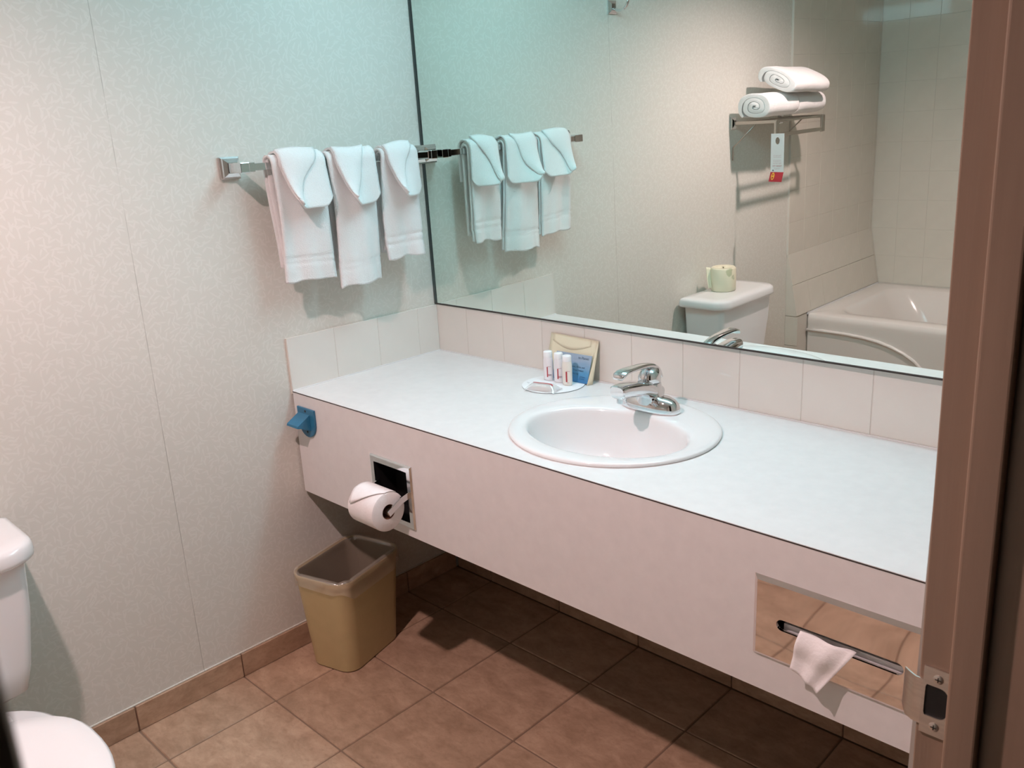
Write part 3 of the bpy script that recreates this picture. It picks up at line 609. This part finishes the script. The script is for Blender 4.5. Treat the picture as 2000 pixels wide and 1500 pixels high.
def rst(u, v):
    p = Vector(wrp(0.2 + 0.66 * u, 0.44 - 0.25 * max(0, u - 0.68) + (v - 0.5) * 0.11 + 0.012 * math.sin(u * 17))); p.z += 0.0014; return p
obj('red_stripe', grid(rst, 20, 1), 'redink', spk)
# cream envelope leaning on the tiles
ev = thing('paper_envelope', 'cream paper envelope leaning on backsplash tiles behind the bottles', 'envelope', (0.585, -0.03, H))
EX0, EX1 = 0.500, 0.668
def env(u, v, off=0.0):
    y = -0.034 + 0.030 * v - 0.005 * math.sin(PI * v) * math.sin(PI * u) - off; return (EX0 + (EX1 - EX0) * u + 0.002 * v, y, H + 0.001 + 0.119 * v - 0.004 * u * v)
o = obj('pouch', grid(env, 10, 10), 'cream', ev, smooth=True); solid(o, 0.0015)
def envf(u, v):
    p = Vector(env(0.06 + 0.82 * u, 1.0 - v * (0.16 + 0.14 * math.sin(PI * u)), 0.0010)); return p
o = obj('flap', grid(envf, 12, 4), 'cream', ev, smooth=True); solid(o, 0.0006)
def envg(u, v):
    p0 = Vector(env(1.0, v)); return p0 + Vector((0.004 - 0.006 * u, -0.018 * (1 - v) ** 1.5 * u - 0.001, 0))
o = obj('gusset', grid(envg, 3, 8), 'cream', ev, smooth=True); solid(o, 0.001)
# blue card
bc = thing('printed_card', 'blue printed notice card leaning on the cream envelope behind the bottles', 'card', (0.60, -0.045, H))
CX0, CX1 = 0.541, 0.664
def crd(u, v): return (CX0 + (CX1 - CX0) * u, -0.052 + 0.024 * v + 0.004 * u, H + 0.0035 + 0.073 * v)
bm = nb(); loft(bm, [[crd(0, 0), crd(1, 0), crd(1, 1), crd(0, 1)], [Vector(crd(a, b)) + Vector((0, 0.0012, 0)) for a, b in ((0, 0), (1, 0), (1, 1), (0, 1))]]); obj('card_face', fix(bm), 'blue_print', bc)
def ctext(s, u, v, size, mt='navy'):
    ex = Vector(crd(1, 0)) - Vector(crd(0, 0)); ey = Vector(crd(0, 1)) - Vector(crd(0, 0)); text('lettering', s, size, bc, mt, crd(u, v), ex, ey, depth=0.0008)
ctext('to Planet', 0.64, 0.84, 0.0098); ctext('Save Our Planet - Reuse, Rinse, and', 0.06, 0.52, 0.0068); ctext('Help by Reusing Your Linens', 0.14, 0.40, 0.0074)
ctext('every day', 0.52, 0.28, 0.0062); ctext('a little goes', 0.76, 0.20, 0.004); ctext('a long way', 0.76, 0.13, 0.004)
# ================================================================== TOWEL BAR AND TOWELS ON THE LEFT WALL
BX, BZ, BY0, BY1 = 0.077, 1.4095, -0.652, -0.030
tb = thing('towel_bar', 'chrome towel bar with stepped square posts on the left wall', 'towel bar', (0.0, -0.34, 1.38))
for y in (BY0 - 0.004, BY1 + 0.000):
    bm = nb(); hw = 0.0275
    sq = lambda h, x: [(x, y - h, BZ - h), (x, y + h, BZ - h), (x, y + h, BZ + h), (x, y - h, BZ + h)]
    loft(bm, [sq(hw, 0.0012), sq(hw, 0.008), sq(hw - 0.004, 0.011), sq(hw - 0.005, 0.016), sq(hw - 0.014, 0.024)]); p_ = obj('post', fix(bm), 'chrome', tb)
    bm = nb(); box(bm, (0.022, y - 0.0125, BZ - 0.0125), (0.084, y + 0.0125, BZ + 0.0125), 0.0015); obj('neck', bm, 'chrome', p_)
bm = nb(); box(bm, (BX - 0.004, BY0 + 0.02, BZ - 0.009), (BX + 0.0045, BY1 - 0.02, BZ + 0.009), 0.001, 1); obj('bar', bm, 'chrome', tb)
for y0, y1 in ((BY0 + 0.006, BY0 + 0.024), (BY1 - 0.024, BY1 - 0.006)): obj('bar_sleeve', bx((BX - 0.006, y0, BZ - 0.0115), (BX + 0.0065, y1, BZ + 0.0115), 0.001, 1), 'chrome', tb)
def drape(s, lf, lb, r, xc=BX, zc=BZ + 0.006):
    """profile point at arc position s in 0..1: from the back hem over the bar to the front hem; returns (x, z, outward x sign)"""
    arc = PI * r; tot = lf + lb + arc; d = s * tot
    if d < lb: return (xc - r, zc - lb + d, -1)
    if d < lb + arc: a = PI - (d - lb) / r; return (xc + r * math.cos(a), zc + r * math.sin(a), math.cos(a))
    return (xc + r, zc - (d - lb - arc), 1)
def towel(y0, y1, lf, lb, ybs, label, wl, wz, seed, bands):
    rnd = random.Random(seed); ph = [rnd.uniform(0, 6) for _ in range(6)]
    # inner and outer layers of the lengthwise folded hand towel
    ht = thing('hand_towel', label, 'hand towel', (BX, (y0 + y1) / 2, BZ - lf), 'hand towels on the bar')
    for ly, (r, dl, inset, nm) in enumerate(((0.0125, -0.006, 0.006, 'inner_fold'), (0.0185, 0.0, 0.0, 'outer_fold'))):
        def f(u, v, r=r, dl=dl, inset=inset, ly=ly):
            x, zz, sg = drape(v, lf + dl, lb + dl, r)
            down = max(0, (BZ - zz)) / lf
            y = y0 + inset + (y1 - y0 - inset * 0.4) * u + ybs * down + 0.004 * math.sin(v * 9 + ph[0]) * (1 - u)
            fx = (0.009 * math.sin(u * 3.6 + ph[1]) + 0.006 * math.sin(u * 7 + ph[2] + down * 2) + 0.003 * math.sin(u * 15 + ph[3] - down * 4)) * down ** 0.8; zz += 0.003 * math.sin(u * 6 + ph[4]) * down ** 4 - 0.0025 * math.sin(u * 11 + ph[5]) * down ** 4
            if sg > 0: x += fx - 0.012 * down + (0.004 if ly else 0) * down
            else: x += fx * 0.5; x = max(x, 0.020 + 0.008 * ly * 0 + (0 if ly == 0 else -0.010) + 0.002)
            if sg > 0:
                hm = (BZ + 0.006 - zz)
                for b_ in bands:
                    q = (lf - hm - b_) / 0.0035
                    x -= 0.0026 * math.exp(-q * q)
                q = (lf - hm) / 0.004; x += 0.0012 * math.exp(-q * q)
            zz += 0.006 * (u - 0.5) * down * rnd_s
            return (x, y, zz)
        rnd_s = rnd.choice((-1, 1)) if False else {3: -1.6, 4: 1.4, 5: 0.8}[seed]
        o = obj(nm, grid(f, 14, 120), 'terry', ht, smooth=True); solid(o, 0.0062, off=0)
    # wash cloth folded over the front, its lower left corner curling away from the wall
    wc = thing('washcloth', wl, 'washcloth', (BX, (y0 + y1) / 2, wz), 'washcloths over the hand towels')
    wy0, wy1 = y0 + 0.016, y1 + 0.004; wlf = BZ + 0.006 - wz
    def g0(u, v):
        x, zz, sg = drape(v, wlf, 0.10, 0.0262)
        dn = max(0, BZ - zz) / wlf if sg > 0 else 0
        y = wy0 + (wy1 - wy0) * u
        if sg > 0:
            # rounded lower corners
            e = max(0, abs(u - 0.5) * 2 - 0.55) / 0.45; zz += 0.030 * e * e * dn ** 4
            x += 0.044 * dn ** 1.3 * (1 - u) ** 1.3 + 0.008 * dn + 0.007 * math.sin(u * 5 + ph[3]) * dn; zz += 0.004 * math.sin(u * 4.4 + ph[5]) * (1 - dn)
            y += 0.020 * dn * (1 - u) ** 2 + 0.006 * dn
        else: x = max(x - 0.004, 0.012)
        return (x, y, zz)
    o = obj('cloth', grid(g0, 16, 60), 'terry', wc, smooth=True); solid(o, 0.006, off=0)
    def g1(u, v):
        # triangular upper fold: full width at the bar, running to the lower left corner
        wdt = 0.80 - 0.76 * v ** 1.25 - 0.06 * math.sin(v * 7 + ph[4])
        p = Vector(g0(min(1, max(0.0, u * wdt)), 0.50 + 0.485 * v)); zz = p.z
        p.x += (0.0050 + 0.006 * math.sin(PI * min(1, u * 1.02)) ** 0.7) * min(1, 0.15 + v * 3) ; p.z += (0.005 + 0.006 * u) * max(0, 1 - v * 5); return p
    o = obj('folded_corner', grid(g1, 12, 24), 'terry', wc, smooth=True); solid(o, 0.006, off=0)
towel(-0.588, -0.437, 0.312, 0.275, 0.012, 'hand towel farthest from the mirror, on the towel bar', 'washcloth over the hand towel farthest from the mirror', 1.297, 3, (0.063, 0.050))
towel(-0.419, -0.272, 0.346, 0.30, 0.012, 'longest hand towel, middle of the three on the towel bar', 'washcloth over the middle hand towel on the towel bar', 1.292, 4, (0.065, 0.050))
towel(-0.243, -0.118, 0.292, 0.27, 0.008, 'hand towel with ribbed band hanging nearest the mirror', 'washcloth over the hand towel hanging nearest the mirror', 1.300, 5, (0.066, 0.060, 0.046, 0.040))
# ================================================================== WASTE BIN
BE1, BE2, BC = Vector((0.967, 0.255, 0)), Vector((-0.255, 0.967, 0)), Vector((0.1415, -0.531, 0))
wb = thing('waste_bin', 'beige plastic waste bin under the vanity against the left wall', 'waste bin', (0.1415, -0.531, 0))
def binr(t, ins=0.0, dz=0.0):
    a = 0.080 + 0.018 * t - ins; b = 0.1175 + 0.018 * t - ins
    return [BC + BE1 * p[0] + BE2 * p[1] + Vector((0, 0, p[2])) for p in rrect(-a, a, -b, b, 0.042 - ins, 0.296 * t + dz, 8)]
bm = nb(); loft(bm, [binr(0.0, 0.006), binr(0.012), binr(0.5), binr(0.93), binr(0.935, -0.003), binr(0.985, -0.004), binr(1.0, -0.001), binr(0.985, 0.003)], True, False)
obj('body', fix(bm), 'bin', wb, auto=50)
bm = nb(); loft(bm, [binr(0.984, 0.003), binr(0.5, 0.004), binr(0.02, 0.004)], False, True); obj('inner_wall', fix(bm), 'bin_in_shade', wb, auto=50)
rb = random.Random(5)
ph = [rb.uniform(0, 6) for _ in range(4)]
def liner(u, v):
    n_ = 120; ring = None
    # outside skirt, over the rim, down inside
    if v < 0.35: t = 0.865 + (0.995 - 0.865) * (v / 0.35); ins = -0.0065 - 0.003 * math.sin(u * 40 + ph[0]) * (1 - v / 0.35) ** 0.5
    elif v < 0.5: t = 1.006; ins = -0.0065 + 0.012 * (v - 0.35) / 0.15
    else: t = 1.006 - 0.75 * (v - 0.5) / 0.5; ins = 0.007 + 0.006 * (0.5 + 0.5 * math.sin(u * 55 + ph[1] + v * 4)) * (v - 0.5)
    R = binr(t, ins); k = u * len(R); i = int(k) % len(R); f = k - int(k); p = Vector(R[i]).lerp(Vector(R[(i + 1) % len(R)]), f)
    if v < 0.2: p.z += 0.012 * math.sin(u * 6.283 * 2 + ph[2]) * (0.2 - v) / 0.2 + 0.006 * math.sin(u * 6.283 * 5 + ph[3]) * (0.2 - v) / 0.2
    if 0.3 < v < 0.55: p.z += 0.004 * abs(math.sin(u * 6.283 * 4 + ph[1]))
    return p
obj('bin_liner', grid(liner, 144, 26), 'film', wb, smooth=True)
# ================================================================== TOILET
LY0, LY1 = -1.785, -1.322
CY = (LY0 + LY1) / 2
tl = thing('toilet', 'white two piece toilet with its tank against the left wall', 'toilet', (0.35, CY, 0))
bm = nb(); loft(bm, [rrect(0.030 + a, 0.222 - b, LY0 + 0.024 + c, LY1 - 0.024 - c, (0.022, 0.015, 0.015, 0.022), zz, 8) for a, b, c, zz in ((0.02, 0.040, 0.075, 0.345), (0.005, 0.020, 0.045, 0.362), (0.0, 0.010, 0.032, 0.42), (0.0, 0.002, 0.012, 0.55), (0.0, 0.0, 0.003, 0.663))]); obj('tank', fix(bm), 'porcelain', tl, auto=50)
bm = nb(); loft(bm, [rrect(0.014 + a, 0.248 - a, LY0 + a, LY1 - a, (0.075 - a, 0.02, 0.02, 0.075 - a), zz, 10) for a, zz in ((0.006, 0.6585), (0.001, 0.6620), (0.0, 0.6700), (0.002, 0.6860), (0.006, 0.6935), (0.016, 0.6975), (0.05, 0.6990))]); obj('tank_lid', fix(bm), 'porcelain', tl, auto=60)
def egg(x0, x1, hw, zz, k=48):
    o = []; xm = x0 + (x1 - x0) * 0.45
    for i in range(k):
        t = 2 * PI * i / k; c, s = math.cos(t), math.sin(t)
        o.append(((xm + (x1 - xm) * c) if c > 0 else (xm + (xm - x0) * math.copysign(abs(c) ** 0.7, c)), CY + hw * math.copysign(abs(s) ** 0.92, s), zz))
    return o
bm = nb(); loft(bm, [egg(0.200, 0.580, 0.1071, 0.0010), egg(0.203, 0.584, 0.1071, 0.0200), egg(0.224, 0.568, 0.0867, 0.1000), egg(0.227, 0.603, 0.0969, 0.1675), egg(0.210, 0.691, 0.1428, 0.2620), egg(0.190, 0.747, 0.1754, 0.3235), egg(0.194, 0.757, 0.1795, 0.3490), egg(0.205, 0.748, 0.1714, 0.3547)]); obj('bowl', fix(bm), 'porcelain', tl, smooth=True)
bm = nb(); loft(bm, [egg(0.323, 0.756, 0.1816, 0.3556), egg(0.320, 0.763, 0.1867, 0.3584), egg(0.321, 0.765, 0.1877, 0.3679), egg(0.326, 0.761, 0.1836, 0.3717)]); obj('seat', fix(bm), 'seat', tl, smooth=True)
bm = nb(); loft(bm, [egg(0.319, 0.761, 0.1836, 0.3731), egg(0.316, 0.768, 0.1887, 0.3764), egg(0.317, 0.771, 0.1897, 0.3849), egg(0.324, 0.764, 0.1836, 0.3901), egg(0.360, 0.715, 0.1428, 0.3929), egg(0.440, 0.635, 0.0714, 0.3939)]); obj('seat_lid', fix(bm), 'seat', tl, smooth=True)
bm = nb(); box(bm, (0.295, CY - 0.095, 0.354), (0.325, CY + 0.095, 0.384), 0.006); obj('hinge', bm, 'seat', tl)
# wrapped spare roll on the tank lid
wr = thing('wrapped_toilet_roll', 'spare toilet roll in leaf printed wrapper on the tank lid', 'toilet paper', (0.105, -1.545, 0.699))
WX, WY, WZ = 0.105, -1.545, 0.6995
bm = nb(); loft(bm, [ell(WX, WY, r, r, WZ + zz, 40) for r, zz in ((0.050, 0.0), (0.054, 0.004), (0.0545, 0.05), (0.054, 0.097), (0.049, 0.103), (0.022, 0.100), (0.018, 0.094))]); obj('wrapped_roll', fix(bm), 'leaf', wr, auto=60)
def ear(u, v):
    a = math.radians(118 + 30 * v); r = 0.0535 + 0.020 * u; return (WX + r * math.cos(a) * 1.0, WY + r * math.sin(a), WZ + 0.015 + 0.085 * v + 0.006 * u * math.sin(v * 7))
o = obj('wrapper_ear', grid(ear, 4, 10), 'leaf', wr, smooth=True); solid(o, 0.0008)
def tuck(u, v):
    a = u * 2 * PI; r = 0.008 + 0.040 * v; return (WX + r * math.cos(a), WY + r * math.sin(a), WZ + 0.1035 + 0.003 * math.sin(a * 5) * (1 - v) - 0.004 * (1 - v))
o = obj('wrapper_tuck', grid(tuck, 40, 5), 'cream', wr, smooth=True)
# ================================================================== BATHTUB
tbh = thing('bathtub', 'white bathtub with curved apron in tiled alcove, seen in the mirror', 'bathtub', (0.95, -2.86, 0))
TX0, TX1, TY0, TY1, TZ = 0.064, XR - 0.004, YC + 0.004, -2.425, 0.402
bm = nb(); R_ = []
R_ += [rrect(TX0, TX1, TY0, TY1 + 0.012, 0.012, 0.002, 10), rrect(TX0, TX1, TY0, TY1 + 0.008, 0.012, TZ - 0.05, 10), rrect(TX0, TX1, TY0, TY1 + 0.010, 0.012, TZ - 0.030, 10), rrect(TX0, TX1, TY0, TY1 + 0.004, 0.014, TZ - 0.006, 10), rrect(TX0 + 0.004, TX1 - 0.004, TY0, TY1 - 0.006, 0.016, TZ, 10)]
for ins, rr, zz in ((0.075, 0.10, 0.0), (0.085, 0.11, -0.006), (0.10, 0.12, -0.03), (0.13, 0.14, -0.15), (0.17, 0.14, -0.29), (0.22, 0.12, -0.32)):
    R_.append(rrect(TX0 + ins * 1.35 + (0.05 if zz < -0.1 else 0), TX1 - ins, TY0 + ins, TY1 - ins * 1.15, rr, TZ + zz, 10))
loft(bm, R_, True, True); obj('shell', fix(bm), 'acrylic', tbh, auto=50)
pts = [(TX0 + 0.004, 0.318), (0.16, 0.320), (0.27, 0.318), (0.36, 0.312), (0.44, 0.300), (0.51, 0.281), (0.57, 0.256), (0.62, 0.226), (0.66, 0.19), (0.69, 0.15), (0.715, 0.10), (0.73, 0.05), (0.738, 0.004)]
bm = nb(); sweep(bm, [(x, TY1 + 0.012, zz) for x, zz in pts], (0.008, 0.010), 12, up=Vector((0, 1, 0))); obj('apron_bead', fix(bm), 'acrylic', tbh, smooth=True)
pts2 = [(TX1 - (x - TX0), zz) for x, zz in pts]
bm = nb(); sweep(bm, [(x, TY1 + 0.012, zz) for x, zz in pts2], (0.008, 0.010), 12, up=Vector((0, 1, 0))); obj('apron_bead', fix(bm), 'acrylic', tbh, smooth=True)
bm = nb(); box(bm, (XW + 0.0045, TY0, TZ - 0.006), (TX0 + 0.006, TY1 + 0.004, TZ + 0.006), 0.002); obj('caulk_bead', bm, 'white_metal', tbh)
# ================================================================== ROBE HOOK (left wall, seen in the mirror)
rh = thing('robe_hook', 'small chrome robe hook with square plate, seen high in the mirror', 'hook', (0, -0.956, 1.85))
bm = nb(); sq = lambda h, x: [(x, -0.956 - h, 1.85 - h), (x, -0.956 + h, 1.85 - h), (x, -0.956 + h, 1.85 + h), (x, -0.956 - h, 1.85 + h)]
loft(bm, [sq(0.023, 0.001), sq(0.023, 0.006), sq(0.019, 0.009), sq(0.012, 0.013)]); obj('backplate', fix(bm), 'chrome', rh)
bm = sweep(nb(), bez((0.010, -0.956, 1.845), (0.05, -0.956, 1.825), (0.075, -0.956, 1.84), (0.078, -0.956, 1.868), 10), [(0.0065, 0.005)] * 11, 12); bmesh.ops.create_uvsphere(bm, u_segments=12, v_segments=8, radius=0.0085, matrix=Matrix.Translation((0.078, -0.956, 1.870))); obj('hook_arm', fix(bm), 'chrome', rh, smooth=True)
# ================================================================== TOWEL SHELF (left wall above the toilet, seen in the mirror)
SHZ, SY1, SY0, SXF = 1.395, -1.785, -2.205, 0.215
ts = thing('towel_shelf', 'steel hotel towel shelf on the wall above the toilet, seen in mirror', 'towel shelf', (0, -2.0, 1.34))
for y in (SY1, SY0):
    bm = nb(); sq = lambda h, x, k=1: [(x, y - h * 0.75, SHZ - h), (x, y + h * 0.75, SHZ - h), (x, y + h * 0.75, SHZ + h), (x, y - h * 0.75, SHZ + h)]
    loft(bm, [sq(0.026, 0.001), sq(0.026, 0.006), sq(0.020, 0.010), sq(0.012, 0.014)]); obj('mount_plate', fix(bm), 'chrome', ts)
    obj('arm', bx((0.010, y - 0.004, SHZ - 0.008), (SXF + 0.004, y + 0.004, SHZ + 0.006), 0.001, 1), 'satin', ts)
    bm = sweep(nb(), [(0.115, y + 0.004, SHZ - 0.010), (0.03, y + 0.004, SHZ - 0.085), (0.006, y + 0.004, SHZ - 0.105), (0.005, y + 0.004, SHZ - 0.160)], (0.003, 0.003), 8); obj('brace', fix(bm), 'satin', ts, smooth=True)
    obj('hanger', bx((SXF - 0.006, y - 0.013, SHZ - 0.070), (SXF + 0.006, y + 0.013, SHZ + 0.004), 0.002), 'satin', ts)
for x in (0.045, 0.10, 0.155, SXF):
    obj('rail', bx((x - 0.004, SY0 + 0.003, SHZ - 0.005), (x + 0.004, SY1 - 0.003, SHZ + 0.004), 0.001, 1), 'satin', ts)
obj('towel_rail', bx((SXF - 0.004, SY0 + 0.003, SHZ - 0.066), (SXF + 0.004, SY1 - 0.003, SHZ - 0.050), 0.001, 1), 'satin', ts)
# rolled bath towels
def rolled(name, label, cen, ax, tilt, hw, hh, L, turns, seed, flat=2.0):
    """spiral-wound towel: cross-section coordinates (p, q), swept along direction ax"""
    rnd = random.Random(seed); p1, p2 = rnd.uniform(0, 6), rnd.uniform(0, 6)
    ax = Vector(ax).normalized(); q = Vector((0, 0, 1)); q = (q - ax * q.dot(ax)).normalized(); p = q.cross(ax).normalized()
    if p.x < 0: p = -p
    ca, sa = math.cos(tilt), math.sin(tilt); pa = p * ca + q * sa; qa = q * ca - p * sa
    N = 34 * turns; inn, outp = [], []
    pitch = 0.86 / turns
    def pt(rho, th):
        c, s = math.cos(th), math.sin(th); k = 1 + 0.05 * (1 - rho) * math.sin(3 * th + p1) + 0.03 * math.sin(2 * th + p2)
        return (hw * rho * k * math.copysign(abs(c) ** (2 / flat), c), hh * rho * k * math.copysign(abs(s) ** (2 / flat), s))
    for i in range(N + 1):
        t = i / N; th = 2 * PI * (turns * (t - 1)) - 2.35; rho = 0.14 + 0.86 * t; tp = min(1.0, (1 - t) / 0.07)
        outp.append(pt(rho, th)); inn.append(pt(rho - pitch * (0.35 + 0.50 * tp), th))
    bm = nb(); rows = []
    for d, k in ((0.0, 0.93), (0.006, 0.985), (0.02, 1.0), (0.25, 1.012), (0.5, 1.0), (0.75, 1.01), (0.975, 1.0), (0.994, 0.985), (1.0, 0.93)):
        row = []
        for (a, b) in outp + inn[::-1]:
            sag = 0.004 * math.sin(d * 9 + a * 30 + p1); row.append(Vector(cen) + ax * (d - 0.5) * L + pa * (a * k) + qa * (b * k + sag * 0.3))
        rows.append(row)
    R = loft(bm, rows, False, False); n2 = len(outp)
    for Rr, fl in ((R[0], False), (R[-1], True)):
        for i in range(n2 - 1):
            f = (Rr[i], Rr[i + 1], Rr[2 * n2 - 2 - i], Rr[2 * n2 - 1 - i]); bm.faces.new(f if not fl else f[::-1])
    t_ = thing(name, label, 'rolled towel', Vector(cen) - Vector((0, 0, hh)), 'rolled bath towels on the shelf')
    obj('terry_roll', fix(bm), 'terry_b', t_, auto=60); return t_
zt = SHZ + 0.0045
rolled('rolled_towel', 'rolled white bath towel at the near end of the towel shelf, lower layer', (0.139, -1.862, zt + 0.060), (0.05, -1, 0), 0.0, 0.090, 0.060, 0.235, 3, 11, 2.4)
rolled('rolled_towel', 'rolled white bath towel at the tub end of the towel shelf, lower layer', (0.142, -2.110, zt + 0.058), (0.03, -1, 0), 0.0, 0.092, 0.058, 0.235, 3, 12, 2.4)
rolled('rolled_towel', 'rolled white bath towel lying on top of the other two', (0.176, -2.015, zt + 0.157), (0.04, -1, -0.03), -0.40, 0.112, 0.046, 0.29, 3, 13, 2.5)
# hanging notice card
hc = thing('door_hanger_card', 'white and red hanger card hanging from the towel shelf', 'card', (0.228, -1.775, 1.15))
cxw = Vector((-0.976, -0.216, 0)).normalized(); cnm = Vector((-0.216, 0.976, 0)).normalized()
K0 = Vector((0.232, -1.764, 1.345)); KW, KH = 0.071, 0.200
def kp(a, b, d=0.0):                       # a across, seen from the front left to right; b up from the top edge
    bend = max(0, -b - KH + 0.040); return K0 + cxw * a + Vector((0, 0, b)) + cnm * (0.30 * bend + d)
cx, cz = 0.0, -0.030
an = rect_angs(-KW / 2, KW / 2, -0.06, 0, cx, cz, 40)
bm = ring_plate(ray_rect(-KW / 2, KW / 2, -0.06, 0, cx, cz, an), [(0.0115 * math.cos(a), cz + 0.0145 * math.sin(a)) for a in an], 0.0008, lambda a, b, d: kp(a, b, -d)); 
def kc(u, v): return kp(-KW / 2 + KW * u, -0.06 - (KH - 0.06 - 0.040) * v)
for a0, b0 in ((0, 0),):
    V = [[bm.verts.new(kp(-KW / 2 + KW * u, -0.06 - (KH - 0.10) * v, d)) for u in (0, 1)] for v in (0, 1) for d in (0, -0.0008)]
    bm.faces.new((V[0][0], V[2][0], V[2][1], V[0][1])); bm.faces.new((V[1][0], V[1][1], V[3][1], V[3][0]))
obj('card_face', bm, 'white_card', hc)
bm = nb(); V = [[bm.verts.new(kp(-KW / 2 + KW * u, -(KH - 0.040) - 0.040 * v, d)) for u in (0, 1)] for v in (0, 1) for d in (0, -0.0008)]
bm.faces.new((V[0][0], V[2][0], V[2][1], V[0][1])); bm.faces.new((V[1][0], V[1][1], V[3][1], V[3][0])); rp = obj('red_panel', bm, 'red', hc)
def kt(s, b, size, mt, width=None, a=0.0, d=0.0006, nm='lettering'):
    # lettering reads left to right for someone facing the card
    ex = -cxw if False else cxw
    nrm = ex.cross(Vector((0, 0, 1)))
    if nrm.dot(cnm) < 0: ex = -ex
    text(nm, s, size, hc, mt, kp(a, b) , ex, (0, 0, 1), depth=d, align='CENTER', width=width)
for i, (s, b) in enumerate((('Towels hung up tell us', -0.092), ('you will use them again.', -0.0985), ('Towels in the tub tell us', -0.112), ('you would like fresh ones.', -0.1185), ('Help us save water', -0.1255))): kt(s, b, 0.0052, 'pinkink', width=0.044)
kt('THANK YOU', -0.1375, 0.0085, 'redink', width=0.050); kt('for helping us care', -0.145, 0.0045, 'pinkink', width=0.034); kt('for our planet', -0.1495, 0.0042, 'pinkink', width=0.024)
bm = nb(); ex = cxw if cxw.cross(Vector((0, 0, 1))).dot(cnm) > 0 else -cxw; sg = 1 if ex == cxw else -1
loft(bm, [[kp(sg * 0.0215 + 0.0042 * math.cos(k * PI / 6), -0.1535 + 0.0036 * math.sin(k * PI / 6), d) for k in range(12)] for d in (0.0002, 0.0008)]); obj('leaf_mark', fix(bm), 'ink', hc)
bm = nb(); loft(bm, [[kp(sg * 0.018 + 0.0085 * math.cos(k * PI / 9), -0.1775 + 0.0155 * math.sin(k * PI / 9), d) for k in range(18)] for d in (0.0003, 0.0009)]); em = obj('yellow_emblem', fix(bm), 'yellow', rp)
for zc, r in ((-0.1715, 0.0036), (-0.1832, 0.0044)):
    bm = nb(); loft(bm, [[kp(sg * 0.018 + r * math.cos(k * PI / 7), zc + r * math.sin(k * PI / 7), d) for k in range(14)] for d in (0.0010, 0.0014)]); obj('emblem_cutout', fix(bm), 'red', rp)
